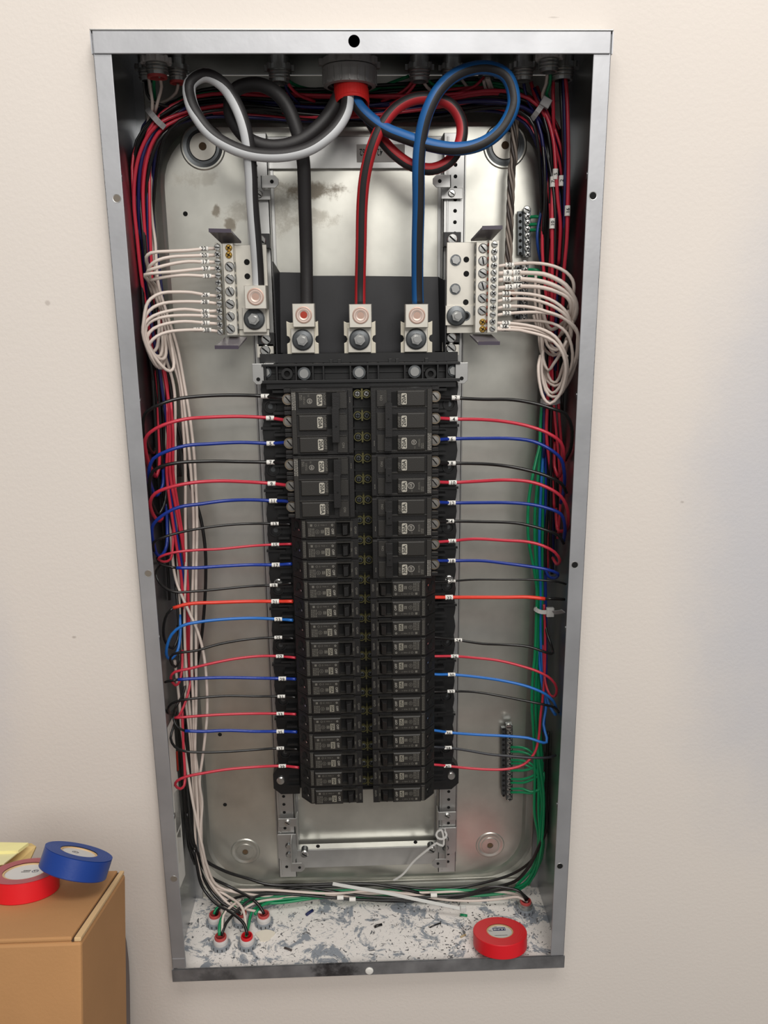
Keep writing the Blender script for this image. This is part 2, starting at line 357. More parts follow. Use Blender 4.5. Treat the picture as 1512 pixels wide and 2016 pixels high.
# safety label on the left side wall
m = MB(); x = -HW+T+.0004
def sw(px, py):   # point on the left side wall under a pixel
    d = ray(px, py); t = (x-CX)/d.x; return CAM+d*t
def quad(m, pts, mi): m.add([sw(*q_) for q_ in pts], [(0, 1, 2, 3)], mi)
quad(m, [(329, 1433), (341, 1410), (365, 1722), (354, 1750)], 0)
quad(m, [(342, 1562), (353, 1550), (356, 1622), (348, 1641)], 1)
quad(m, [(349, 1645), (355, 1628), (360, 1690), (353, 1700)], 2)
quad(m, [(346, 1480), (350, 1478), (352, 1516), (348, 1520)], 3)
m.build('warning_label', [WLAB, INK, YELLOW, W_ORANGE], enc, label='white, black and yellow safety label on the left side wall')
# ------------------------------------------------------------------ interior chassis: rails, cross plates, bus base
ch = thing('breaker_chassis', 'black plastic breaker base on two vertical zinc rails in the middle of the box', 'panel interior', (0, .12, .03))
RY = .116
for sx in (-1, 1):
    x0, x1 = sorted((sx*.1255, sx*.1005)); m = MB()
    m.b2(x0, x1, RY, RY+.0015, .058, 1.034)
    m.b2(x0, x0+.0015, RY, PY, .058, 1.034).b2(x1-.0015, x1, RY, PY, .058, 1.034)
    m.b2(x0-.004, x0, PY-.0015, PY, .058, 1.034).b2(x1, x1+.004, PY-.0015, PY, .058, 1.034)
    m.b2(x0+.004, x0+.006, RY-.0008, RY, .062, 1.03)
    rl = m.build('mounting_rail', RAIL, ch, bevel=.0005, label='left vertical rail' if sx < 0 else 'right vertical rail')
    k = MB(); xc = sx*.1145
    z = 1.0
    while z > .07:
        if z > .79 or z < .2: k.disc((xc, RY-.0002, z), .0022, 0, 12)
        z -= .0125
    k.build('rail_hole', HOLE, rl, kind='stuff')
# top cross plate with sticker, lower cross plate
m = MB(); m.b2(-.106, .122, PY-.006, PY-.0045, .999, 1.034).b2(-.106, .122, PY-.0045, PY-.001, 1.0325, 1.034).b2(-.106, .122, PY-.0045, PY-.001, .999, 1.0005); tp = m.build('top_cross_plate', RAIL, ch, bevel=.0006)
m = MB(); a = at(702, 284, PY-.0065); bb = at(797, 319, PY-.0065); tx_ = at(730.5, 299, PY-.0068)
m.tb(a.x, bb.x, PY-.0066, PY-.006, bb.z, a.z, .0002, 0); m.text('42600962', (tx_.x, PY-.0068, tx_.z), .0108, math.pi, 1, sx=.62)
m.build('number_sticker', [mat('grey_sticker', (176, 172, 168), .5), INK], tp, label='grey sticker with an upside-down stock number')
m = MB(); m.b2(-.103, .108, .120, .1215, .069, .098).b2(-.103, .108, .1215, .134, .0965, .098).b2(-.103, .108, .1215, .134, .069, .0705)
lp = m.build('bottom_cross_plate', RAIL, ch, bevel=.0006)
for px, py in ((626, 1666), (818, 1658)): m = MB(); p = at(px, py, .1198); m.disc((p.x, .1198, p.z), .0028, 0, 14); m.build('plate_hole', HOLE, lp)
def screw(p, r, parent, name='screw', m_=None, kind='slot', ang=.6, h=.0022, n=(0, -1, 0)):
    k = MB(); k.lathe(p, n, [(r*1.0, 0), (r, h*.6), (r*.82, h), (.00001, h*1.05)], 16, smooth=False, mi=0)
    R_ = Matrix.Rotation(ang, 3, 'Y'); c = Vector(p)+Vector(n)*(h*1.05+.0001)
    if kind in ('slot', 'cross'): k.box(c, (r*1.5, .0001, r*.28), 1, R_)
    if kind == 'cross': k.box(c, (r*.28, .0001, r*1.3), 1, R_)
    return k.build(name, [m_ or STEEL, HOLE], parent)
def hexbolt(p, r, parent, name='hex_bolt', h=.004, m_=None):
    k = MB(); k.cyl(p, Vector(p)+Vector((0, -h*.35, 0)), r*1.3, 20, mi=1); k.cyl(p, Vector(p)+Vector((0, -h, 0)), r, 6, mi=0, smooth=False); return k.build(name, [m_ or STEEL, DSTEEL], parent)
def bracket(px0, py0, px1, py1, Y, side, parent=ch, name='cover_bracket', hole=True, cut=.004):
    a = at(px0, py0, Y); b_ = at(px1, py1, Y); x0, x1 = sorted((a.x, b_.x)); z0, z1 = sorted((a.z, b_.z)); c = cut
    pts = [(x0, z0), (x1-c, z0), (x1, z0+c), (x1, z1-c), (x1-c, z1), (x0, z1)] if side > 0 else [(x0+c, z0), (x1, z0), (x1, z1), (x0+c, z1), (x0, z1-c), (x0, z0+c)]
    m = MB(); m.poly(pts, Y, Y+.0014, 0)
    xe = x0 if side > 0 else x1
    m.b2(min(xe, xe+side*.0015), max(xe, xe+side*.0015), Y, RY, z0, z1)
    xh = x0+(x1-x0)*(.62 if side > 0 else .38)
    if hole: m.disc((xh, Y-.0003, (z0+z1)/2), .0021, 1, 12)
    return m.build(name, [RAIL, HOLE], parent, bevel=.0004)
bracket(513, 345, 549, 370, .085, 1); bracket(852, 344, 888, 369, .085, -1)
for (px, py) in ((510, 383), (889, 381)):
    p = at(px, py, .11); m = MB(); m.b2(p.x-.012, p.x+.013, .109, .1105, p.z-.006, p.z+.006); k = m.build('rail_clip', RAIL, ch, bevel=.0005); screw((p.x, .109, p.z), .0042, k)
for (px, py, s_) in ((566, 1618, 1), (880, 1605, -1)):
    p = at(px, py, .11); m = MB(); m.b2(p.x-.0125, p.x+.0125, .1085, .110, p.z-.007, p.z+.006); m.b2(p.x+s_*.0125-.001, p.x+s_*.0125+.001, .11, .125, p.z-.045, p.z+.006)
    k = m.build('rail_clip', RAIL, ch, bevel=.0005); screw((p.x, .1085, p.z), .0042, k)
    m = MB(); q_ = at(px+s_*(0), py+62, .112); m.poly([(q_.x-.013, q_.z-.008), (q_.x-.009, q_.z-.012), (q_.x+.01, q_.z-.012), (q_.x+.013, q_.z-.008), (q_.x+.013, q_.z+.03), (q_.x-.013, q_.z+.03)], .1125, .114, 0)
    k = m.build('rail_foot', RAIL, ch, bevel=.0005)
    for dz in (0, .014): hexbolt((q_.x+s_*.002, .1125, q_.z+dz-.002), .0035, k, 'hex_screw', .003)
# arm with tab below each rail
for (x_, pxa, pya, pxb, pyb, s_) in ((577, 574, 1700, 600, 1716, 1), (872, 851, 1692, 879, 1708, -1)):
    a = at(pxa, pya, .095); b_ = at(pxb, pyb, .095); m = MB(); x0, x1 = sorted((a.x, b_.x)); z0, z1 = sorted((a.z, b_.z)); c = .004
    pts = [(x0, z0), (x1-c, z0), (x1, z0+c), (x1, z1-c), (x1-c, z1), (x0, z1)] if s_ > 0 else [(x0+c, z0), (x1, z0), (x1, z1), (x0+c, z1), (x0, z1-c), (x0, z0+c)]
    m.poly(pts, .095, .0965, 0); xe = x0 if s_ > 0 else x1; m.b2(xe-.0008, xe+.0008, .095, .1125, z0, z1+.032); m.disc(((x0+x1)/2+s_*.002, .0947, (z0+z1)/2), .002, 1, 12)
    m.build('cover_bracket', [RAIL, HOLE], ch, bevel=.0004)
for px, py in ((600, 1672), (848, 1664)):
    p = at(px, py, .118); m = MB(); m.cyl((p.x, .12, p.z), (p.x, .108, p.z), .0048, 18); k = m.build('standoff_post', DSTEEL, ch); screw((p.x, .108, p.z), .0055, k)
# black base
zb = .7537; BP = .0254
m = MB(); rr = random.Random(3)
m.b2(-.104, .106, .088, .11, .218, .79)
for sx in (-1, 1):
    for i in range(21):
        z = zb-i*BP
        m.b2(*sorted((sx*.0885, sx*.102)), .074, .09, z-.0075, z-.0045); m.b2(*sorted((sx*.0885, sx*.106)), .078, .09, z-.020, z-.0175)
        if i % 3 == 1: m.b2(*sorted((sx*.095, sx*.1185)), .084, .09, z-.0265, z-.0235)
    pts = []
    z = .79
    edge = []
    for i in range(22):
        zz = .782-i*BP; edge += [(sx*.1165, zz), (sx*.1175, zz-.008), (sx*.1165, zz-.016), (sx*.1155, zz-.020)]
    edge = [e for e in edge if e[1] > .235]
    poly_ = [(sx*.09, .79)]+[(sx*.1165, .79)]+edge+[(sx*.1165, .235), (sx*.09, .235)]
    if sx > 0: poly_ = poly_[::-1]
    m.poly(poly_, .0895, .108, 0)
    # mounting ears at the foot
    ear = [(sx*.089, .254), (sx*.116, .254), (sx*.1235, .243), (sx*.1235, .222), (sx*.114, .213), (sx*.089, .213)]
    if sx > 0: ear = ear[::-1]
    m.poly(ear, .082, .10, 0)
bb_ = m.build('bus_base', BASE, ch)
for sx in (-1, 1):
    for i in range(21):
        z = zb-(i+.98)*BP
        if i % 3 == 0 and i < 19:
            k = MB(); k.lathe((sx*.1065, .0895, z), (0, -1, 0), [(.0075, 0), (.0075, .004), (.0062, .004), (.0062, .001), (.003, .001)], 20); k.disc((sx*.1065, .0885, z), .003, 1, 12); k.build('base_boss', [BASE, DSTEEL], bb_)
    screw((sx*.1135, .082, .234), .0056, bb_, 'base_screw', STEEL, 'none', h=.003)
for sx, py in ((-1, 1149), (1, 1142)):
    p = at(548 if sx < 0 else 884, py, .088); screw((p.x, .0895, p.z), .006, bb_, 'base_screw')
# centre channel with brass stabs and screw pairs
cx0 = .0022
m = MB(); m.b2(cx0-.0095, cx0+.0105, .080, .09, .222, .775); ccx = m.build('centre_channel', BASE, ch)
for i in range(21):
    z = zb-(i+.38)*BP; k = MB(); my = .071
    k.b2(cx0-.001, cx0+.001, my, .08, z-.0062, z+.0062, 0)
    for s_ in (-1, 1):
        k.lathe((cx0+s_*.0053, my+.0006, z), (0, -1, 0), [(.0050, -.004), (.0050, .0004), (.0040, .0004), (.0040, -.003)], 16, mi=0)
    k.b2(cx0-.0105, cx0+.0105, .078, .082, z-.017, z-.0145, 1)
    st = k.build('bus_stab', [DBRASS, BASE], ch)
    for s_ in (-1, 1):
        sc = screw((cx0+s_*.0053, my+.002, z), .0034, st, 'stab_screw', STEEL if i < 1 else DSTEEL, 'cross', ang=.3+.2*s_, h=.0015)
# top plastic crossbar
YB = .066
L = at(520, 717, YB); Rr = at(906, 755, YB); zt, z0_ = L.z, at(705, 753, YB).z
m = MB(); xa, xb = -.1125, .1165
m.b2(xa, xb, YB+.012, .09, z0_, zt); m.b2(xa, xb, YB, YB+.014, zt-.0028, zt).b2(xa, xb, YB, YB+.014, z0_, z0_+.0035)
ribs = [522, 545, 583, 616, 637, 690, 724, 745, 797, 832, 862, 880]
for px in ribs:
    x = at(px, 735, YB).x; m.b2(x-.001, x+.001, YB+.0005, YB+.014, z0_, zt)
for px in (652, 668, 768, 782, 840): x = at(px, 715, YB).x; m.b2(x-.002, x+.002, YB, YB+.006, zt, zt+.0045)
m.b2(xa, xb, YB+.010, YB+.013, (zt+z0_)/2-.0008, (zt+z0_)/2+.0008)
m.b2(xa+.004, xb-.004, YB+.004, .088, z0_-.007, z0_)
for px in (565, 848):
    p = at(px, 736, YB); m.lathe((p.x, YB+.012, p.z), (0, -1, 0), [(.0065, 0), (.0065, .011), (.0035, .011), (.0035, 0)], 20); m.disc((p.x, YB+.004, p.z), .0036, 1)
cb = m.build('plastic_crossbar', [BASE, HOLE], ch, bevel=.0003)
for px, py in ((599, 735), (707, 733), (816, 731)): p = at(px, py, YB+.005); k = MB(); k.cyl((p.x, YB+.012, p.z), (p.x, YB+.002, p.z), .0074, 24, mi=1); k.cyl((p.x, YB+.003, p.z), (p.x, YB-.001, p.z), .0052, 20, mi=0); k.build('crossbar_bolt', [STEEL, DSTEEL], cb)
for px, py in ((523, 733), (893, 730)):
    p = at(px, py, YB+.008); hexbolt((p.x, YB+.011, p.z), .005, cb, 'crossbar_bolt', .004)
for (px0, py0, px1, py1, s_) in ((496, 716, 520, 757, -1), (897, 714, 921, 755, 1)):
    a = at(px0, py0, .068); b_ = at(px1, py1, .068); c = .004; x0, x1, z1, z0 = a.x, b_.x, a.z, b_.z
    m = MB(); m.poly([(x0+c, z0), (x1-c, z0), (x1, z0+c), (x1, z1), (x0, z1), (x0, z0+c)], .068, .0695, 0); xe = x1 if s_ < 0 else x0
    m.b2(*sorted((xe, xe-s_*.012)), .068, .112, z1-.0012, z1); m.disc(((x0+x1)/2, .0677, z0+.006), .0023, 1)
    m.build('cover_bracket', [RAIL, HOLE], ch, bevel=.0004)
# black insulating sheet with side wings
m = MB()
def sh(pts, mi=0): m.add(pts, [tuple(range(len(pts)))], mi)
A0 = at(549, 536, .122); A1 = at(864, 545, .122); B0 = at(552, 716, .122); B1 = at(868, 712, .122)
sh([A0, at(612, 537, .122), at(613, 543, .122), at(700, 543, .122), A1, B1, B0])
C0 = at(536, 515, .088); C1 = at(878, 552, .088)
sh([C0, A0, B0, at(545, 716, .088)]); sh([A1, C1, at(878, 712, .088), B1])
o = m.build('insulating_sheet', SHEET, ch, fix=False); s_ = o.modifiers.new('s', 'SOLIDIFY'); s_.thickness = .0012
# rail clamps beside the crossbar
for px, py, dark in ((524, 668, 0), (522, 690, 1), (889, 665, 0), (888, 686, 1), (513, 473, 0), (891, 470, 0)):
    p = at(px, py, .098); m = MB(); m.b2(p.x-.010, p.x+.010, .10, .115, p.z-.0085, p.z+.0075); k = m.build('bar_clamp', ALU if dark else BASE, ch, bevel=.0005); screw((p.x, .10, p.z), .0062, k, 'clamp_screw', ang=.7)
# ------------------------------------------------------------------ line lugs
lugY = .075
def lug(px, py, pyw, label, ringm, Y=.070, strap=True, sq=23):
    a = at(px-sq, py-22, Y); b_ = at(px+sq-1, py+24, Y); c = at(px-2, pyw, .084)
    t = thing('cable_lug', label, 'cable lug', (c.x, .1, c.z))
    m = MB(); m.tb(a.x, b_.x, Y, .092, b_.z, a.z, .0007, 0)
    body = m.build('lug_body', ALU, t)
    cc = at(px, py, Y); m = MB()
    m.lathe((cc.x, Y, cc.z), (0, -1, 0), [(.0095, 0), (.0095, .0006), (.0082, .0009), (.0078, .0001), (.0062, .0001), (.0058, .0006), (.0045, .0003), (.0035, -.0001)], 28, mis=[0, 0, 1, 1, 0, 1, 1], smooth=True)
    m.disc((cc.x, Y-.0001, cc.z), .0046, 2, 18)
    m.build('set_screw', [COPPER, mat('pale_copper', (206, 188, 178), .45, .4), ringm], t)
    m = MB(); s2 = .0135; m.tb(c.x-s2, c.x+s2, .083, .09, c.z-.015, c.z+.013, .0005)
    tg = m.build('lug_tongue', ALU, t)
    m = MB(); m.lathe((c.x, .083, c.z), (0, -1, 0), [(.0122, 0), (.0122, .0018), (.0105, .0026), (.0065, .0032)], 28, mi=1); m.disc((c.x, .0798, c.z), .0066, 1, 24)
    m.cyl((c.x, .080, c.z), (c.x, .0745, c.z), .0066, 6, mi=0, smooth=False).cyl((c.x, .075, c.z), (c.x, .068, c.z), .0036, 14, mi=0)
    m.build('bolt_and_washer', [STEEL, DSTEEL], t)
    if strap:
        sY = .0905; x0 = at(px-32, 700, sY).x; x1 = at(px+30, 700, sY).x; zt_ = at(px, 632, sY).z; zb_ = at(px, 716, sY).z; xm = (x0+x1)/2
        zn = c.z; n_ = .004
        L_ = [(x0, zb_), (x1, zb_)]+[(x1, zn-.0052)]+[(x1-n_*math.sin(math.radians(a_)), zn-.0045*math.cos(math.radians(a_))) for a_ in (0, 45, 90, 135, 180)]+[(x1, zt_), (x1-.004, zt_-.0018), (x0+.004, zt_-.0018), (x0, zt_)]+[(x0+n_*math.sin(math.radians(a_)), zn+.0045*math.cos(math.radians(a_))) for a_ in (0, 45, 90, 135, 180)]
        m = MB(); m.poly(L_, sY, sY+.004, 0); m.disc((xm, sY-.0003, c.z-.0225), .0035, 1, 16).disc((xm, sY-.0003, zb_+.005), .0035, 1, 16)
        m.build('bus_strap', [mat('cream_bus_strap', (212, 206, 190), .45, .4), HOLE], t, bevel=.0004)
    return t
RCORE = mat('red_copper_core', (170, 60, 44), .4, .4)
lug(598, 620, 669, 'left line lug of three above the breakers, with reddish copper set screw', RCORE)
lug(710, 621, 668, 'middle line lug of three above the breakers, holding the red-striped cable', COPPER)
lug(821, 621, 667, 'right line lug of three above the breakers, holding the blue-striped cable', COPPER)
# ------------------------------------------------------------------ neutral bars
def neutral(side):
    if side < 0:
        lab = 'left neutral bar with white wires entering from the left'; pl = (462, 482, 531, 648); low = (468, 648, 530, 660); strip = (423, 478, 437, 660); wide = (437, 479, 468, 660)
        nscr = 13; sx_ = lambda i: (428+6*i/12, 487+i*13.85); big = [(452+.35*i, 525+24.5*i) for i in range(6)]; br = [(450.5, 488), (450.5, 502)]; holes = [(486, 516), (487, 544)]; hexs = []
    else:
        lab = 'right neutral bar with white wires leaving to the right'; pl = (880, 477, 938, 640); low = (880, 641, 938, 655); strip = (963, 473, 979, 655); wide = (938, 476, 965, 655)
        nscr = 13; sx_ = lambda i: (973.5-4*i/12, 481+i*13.8); big = [(951-.3*i, 489+24.5*i) for i in range(6)]; br = [(950, 634), (950, 648)]; holes = [(918, 511), (918, 539), (917, 595)]; hexs = [(897, 512), (896, 569)]
    Yp, Yw, Ys = .088, .072, .064
    a = at(pl[0], pl[1], Yp); b_ = at(pl[2], pl[3], Yp); c = at((pl[0]+pl[2])/2, 570, Yp)
    t = thing('neutral_bar', lab, 'neutral bar', (c.x, .10, c.z))
    m = MB(); m.tb(a.x, b_.x, Yp, Yp+.004, b_.z, a.z, .0004, 0)
    a2 = at(low[0], low[1], Yp+.003); b2 = at(low[2], low[3], Yp+.003); m.b2(a2.x, b2.x, Yp+.003, Yp+.006, b2.z, a2.z+.01)
    m.b2(a.x+.002, b_.x-.002, Yp+.004, .114, b_.z+.03, b_.z+.045).b2(a.x+.002, b_.x-.002, Yp+.004, .114, a.z-.03, a.z-.015)
    pp = m.build('plate', ALU, t)
    for h in holes: m = MB(); p = at(h[0], h[1], Yp); m.disc((p.x, Yp-.0003, p.z), .0033, 0); m.build('plate_hole', HOLE, pp)
    for h in hexs: p = at(h[0], h[1], Yp); hexbolt((p.x, Yp, p.z), .0048, pp, 'hex_bolt')
    a = at(wide[0], wide[1], Yw); b_ = at(wide[2], wide[3], Yw); m = MB(); m.tb(a.x, b_.x, Yw, Yp+.004, b_.z, a.z, .0005, 0)
    edge = b_.x if side < 0 else a.x
    for i in range(6):
        p = at(*big[i], Yw); m.cyl((edge-side*-.0004, Yw+.008, p.z), (edge+side*-.0004, Yw+.008, p.z), .0056, 14, mi=1)
    wd = m.build('large_terminal_strip', [ALU, DSTEEL], t)
    for q_ in big: p = at(*q_, Yw); screw((p.x, Yw+.0005, p.z), .0054, wd, 'large_terminal_screw', ang=random.uniform(.5, 1.4))
    for q_ in br: p = at(*q_, Yw); screw((p.x, Yw+.0005, p.z), .0038, wd, 'brass_screw', BRASS, 'cross')
    a = at(strip[0], strip[1], Ys); b_ = at(strip[2], strip[3], Ys); m = MB(); m.tb(a.x, b_.x, Ys, Yp, b_.z, a.z, .0004, 0)
    for i in range(nscr):
        p = at(*sx_(i), Ys); xx = a.x if side < 0 else b_.x; m.disc((xx+side*.0002, Ys+.009, p.z), .0025, 1, 12, n=(side, 0, 0)); xo = b_.x if side < 0 else a.x; m.cyl((xo-side*.0008, Ys+.004, p.z), (xo, Ys+.004, p.z), .002, 10, mi=2)
    st = m.build('small_terminal_strip', [ALU, HOLE, RUST], t)
    for i in range(nscr): p = at(*sx_(i), Ys); screw((p.x, Ys+.0005, p.z), .0036, st, 'small_terminal_screw', STEEL, 'cross' if i % 2 else 'slot', ang=random.uniform(0, 1.5), h=.003)
    # smoky plastic shields above and below
    if side < 0: S_ = [((411, 454), (455, 455), (475, 477), (436, 478), .030), ((423, 684), (470, 684), (486, 665), (445, 664), .030)]
    else: S_ = [((949, 449), (989, 448), (967, 472), (927, 473), .030), ((941, 676), (984, 676), (967, 660), (925, 660), .030)]
    for i, (A, B, C, D_, y) in enumerate(S_):
        pz = at(D_[0], D_[1], .085).z; f0, f1 = at(*A, .052), at(*B, .052); k0, k1 = at(*C, .086), at(*D_, .086)
        m = MB(); m.add([f0, f1, k0, k1], [(0, 1, 2, 3)], 0)
        o = m.build('shield', SHIELD, t, fix=False); s_ = o.modifiers.new('s', 'SOLIDIFY'); s_.thickness = .0022; s_.offset = 0
        m = MB(); m.add([f0+Vector((0, -.0004, .0022)), f1+Vector((0, -.0004, .0022)), f1+Vector((0, -.0004, -.0018)), f0+Vector((0, -.0004, -.0018))], [(0, 1, 2, 3)], 0)
        o = m.build('shield_edge', mat('violet_grey_edge', (66, 58, 72), .4), t, fix=False); s_ = o.modifiers.new('s', 'SOLIDIFY'); s_.thickness = .0006
    return t
neutral(-1); neutral(1)
lug(503, 584, 628, 'neutral lug on the left neutral bar, holding the white-striped cable', COPPER, Y=.062, strap=False)
# washer and bolt on the right neutral bar
p = at(898, 622, .086); t = thing('spare_lug_bolt', 'hex bolt with dark washer and square plate low on the right neutral bar', 'bolt', (p.x, .09, p.z))
m = MB(); a = at(877, 602, .0865); b_ = at(932, 640, .0865); m.tb(a.x, b_.x, .0845, .0885, b_.z, a.z, .0003); m.build('square_plate', ALU, t)
m = MB(); m.lathe((p.x, .0845, p.z), (0, -1, 0), [(.0115, 0), (.0115, .0015), (.010, .0022), (.0064, .0028)], 28, mi=1); m.disc((p.x, .0817, p.z), .0065, 1, 24); m.cyl((p.x, .082, p.z), (p.x, .076, p.z), .0062, 6, mi=0, smooth=False).cyl((p.x, .078, p.z), (p.x, .070, p.z), .0034, 14, mi=0); m.build('bolt_and_washer', [STEEL, DSTEEL], t)
q_ = at(917, 622, .084); m = MB(); m.lathe((q_.x, .0845, q_.z), (0, -1, 0), [(.0055, 0), (.0055, .0006), (.004, .0006)], 20, mi=0).disc((q_.x, .0842, q_.z), .0042, 1); m.build('plate_hole', [DSTEEL, HOLE], t)
# ------------------------------------------------------------------ ground bars
def ground_bar(x0p, y0, y1, n, label, wpx=16, Y=.125, lean=0):
    a = at(x0p, y0, Y); b_ = at(x0p+lean, y1, Y); c = (a+b_)/2
    t = thing('ground_bar', label, 'ground bar', (c.x, .135, c.z)); wd = .0042
    ax = (a-b_).normalized(); Lh = (a-b_).length; R_ = Matrix.Rotation(math.atan2(ax.x, ax.z), 3, 'Y')
    m = MB(); m.box((c.x, Y+.005, c.z), (.009, .010, Lh), 0, R_); m.box((c.x-.0075, Y+.007, c.z), (.006, .006, Lh*.9), 0, R_)
    for i in range(n): q_ = a+(b_-a)*((i+1)/(n+.6)); m.disc((q_.x-.0075, Y+.0038, q_.z), .0020, 1, 10)
    m.build('bar', [DSTEEL, HOLE], t, bevel=.0003)
    for i in range(n+1): q_ = a+(b_-a)*((i+.25)/(n+.6)); screw((q_.x+(0 if i else -.001), Y, q_.z), .0036 if i else .0046, t, 'terminal_screw', STEEL, 'slot' if i == 0 else 'cross', ang=random.uniform(0, 1.5), h=.003)
ground_bar(1038, 410, 506, 7, 'upper ground bar on the right, three green wires at its top')
ground_bar(1034, 516, 632, 9, 'middle ground bar on the right, behind the fan of white wires', lean=-3)
ground_bar(1003, 1428, 1575, 14, 'lower right ground bar with a row of green wires', lean=0)
p = at(994, 588, .12); t = thing('ground_lug', 'square ground lug behind the white wires on the right', 'lug', (p.x, .13, p.z)); m = MB(); m.tb(p.x-.013, p.x+.014, .112, .136, p.z-.014, p.z+.013, .0006); m.build('lug_body', ALU, t); screw((p.x+.004, .112, p.z+.004), .0075, t, 'lug_screw', COPPER)
# ------------------------------------------------------------------ breakers
XO, XI = -.0788, -.0083       # left column, outer and inner edge of the breaker faces
ROTC = .00175
def single(origin):
    """one-pole breaker in local space: x from terminal to bus, z down from 0, built around origin Empty"""
    rng = random.Random(11)
    u = lambda v: v-.087
    parts = []
    z1, z0 = -.0004, -.0250
    m = MB(); m.prof_z([(u(0), .0620), (u(.0125), .0475), (u(.0185), .0465), (u(.0185), .0450), (u(.0545), .0450), (u(.0545), .0480), (u(.0715), .0480), (u(.0715), .0455), (u(.0800), .0455), (u(.0800), .088), (u(0), .088)], z0, z1, 0)
    for zz in (z1-.0022, z0+.0016): m.prof_z([(u(.001), .0605), (u(.0125), .0462), (u(.0185), .0452), (u(.0185), .05), (u(.001), .07)], zz-.0007, zz+.0007, 0)
    m.b2(u(.0735), u(.0800), .0440, .046, z0+.002, z1-.002, 0)
    parts.append(('body', m, [BLK], 0))
    m = MB(); m.tb(u(.0195), u(.0540), .0408, .046, z0+.0028, z1-.0026, .0012, 0)
    m.tb(u(.0135), u(.0183), .0443, .047, z0+.0012, z1-.0012, .0004, 0)
    m.b2(u(.054), u(.0715), .0425, .048, z1-.0040, z1-.0026, 0).b2(u(.054), u(.0715), .0425, .048, z0+.0028, z0+.0040, 0).b2(u(.0705), u(.0735), .0430, .048, z0+.0028, z1-.0028, 0)
    parts.append(('face_plate', m, [BLKF], 0))
    m = MB(); m.b2(u(.0552), u(.0605), .0478, .0481, z0+.0052, z1-.0052, 1)
    zc = (z0+z1)/2; m.add([(u(.0600), .049, zc-.0068), (u(.0700), .049, zc-.0068), (u(.0700), .049, zc+.0068), (u(.0600), .049, zc+.0068), (u(.0620), .0350, zc-.0054), (u(.0672), .0372, zc-.0054), (u(.0672), .0372, zc+.0054), (u(.0620), .0350, zc+.0054)],
        [(0, 3, 2, 1), (4, 5, 6, 7), (0, 1, 5, 4), (1, 2, 6, 5), (2, 3, 7, 6), (3, 0, 4, 7)], 0)
    parts.append(('handle', m, [BLK, HOLE], .0005))
    m = MB(); a = math.atan2(.0145, .0125); nx, ny = -math.sin(a), -math.cos(a); c = Vector((u(.0068), .0541, zc+.001)); n = Vector((nx, ny, 0)); c2 = c+n*.0006
    m.disc(c2+Vector((0, 0, .0022)), .0043, 0, 16, n=n).disc(c2+Vector((-.0026, .003, -.0032))+n*.0001, .0026, 0, 12, n=n).disc(c2+Vector((.0035, -.0041, -.003))+n*.0001, .0022, 0, 12, n=n)
    m.disc(c2+Vector((.0036, -.0041, -.0028))+n*.0003, .0013, 1, 8, n=n)  # small steel disc stands for the glint of the terminal screw
    parts.append(('terminal_opening', m, [HOLE, STEEL], 0))
    m = MB(); yf = .0407; A = -math.pi/2
    xr = u(.0435); m.b2(xr-.0027, xr+.0027, yf-.0001, yf, zc-.0066, zc+.0024, 0); m.text('20A', (xr, yf-.0003, zc-.0021), .0047, A, 1)
    parts.append(('rating_label', m, [mat_rate2, INK], 0))
    m = MB(); m.text('OFF', (u(.0498), yf-.0001, zc-.0021), .0040, A, 0).text('O', (u(.0494), yf-.0001, zc+.0056), .0034, A, 0)
    m.text('MOD. C', (u(.0395), yf-.0001, zc+.0056), .0021, 0, 1); m.text('ON', (u(.0716), .0366+.0060, zc-.0005), .0026, A, 1)
    # round emblem, square mark and small print
    for s_, rr_ in ((0, .0023), (0, .0017)): pass
    m.lathe((u(.0318), yf, zc-.0022), (0, -1, 0), [(.0021, .0001), (.0025, .0001)], 16, mi=1); m.text('GE', (u(.0318), yf-.0001, zc-.0022), .0022, A, 1)
    m.b2(u(.0362), u(.0398), yf-.0001, yf, zc-.0042, zc-.0002, 1); m.text('LC', (u(.038), yf-.0003, zc-.0022), .0030, A, 2)
    m.lathe((u(.0300), yf, zc+.0056), (0, -1, 0), [(.0010, .0001), (.0014, .0001)], 12, mi=1); m.text('UL', (u(.0335), yf-.0001, zc+.0056), .0022, A, 1)
    m.b2(u(.0235), u(.0262), yf-.0001, yf, zc+.0042, zc+.0070, 1)
    m.strokes((u(.0212), yf, zc+.0020), .0075, .0098, 4, 1, rng); m.strokes((u(.0143), .0442, zc+.0098), .0034, .0190, 3, 1, rng)
    m.text('Q320', (u(.0768), .0438, zc-.0018), .0032, A, 1, sx=1.25)
    parts.append(('lettering', m, [PRINT, DPRINT, BLKF], 0))
    return parts
mat_rate = mat('rating_plate', (176, 172, 160), .6); mat_rate2 = mat('dim_rating_plate', (138, 134, 122), .6)
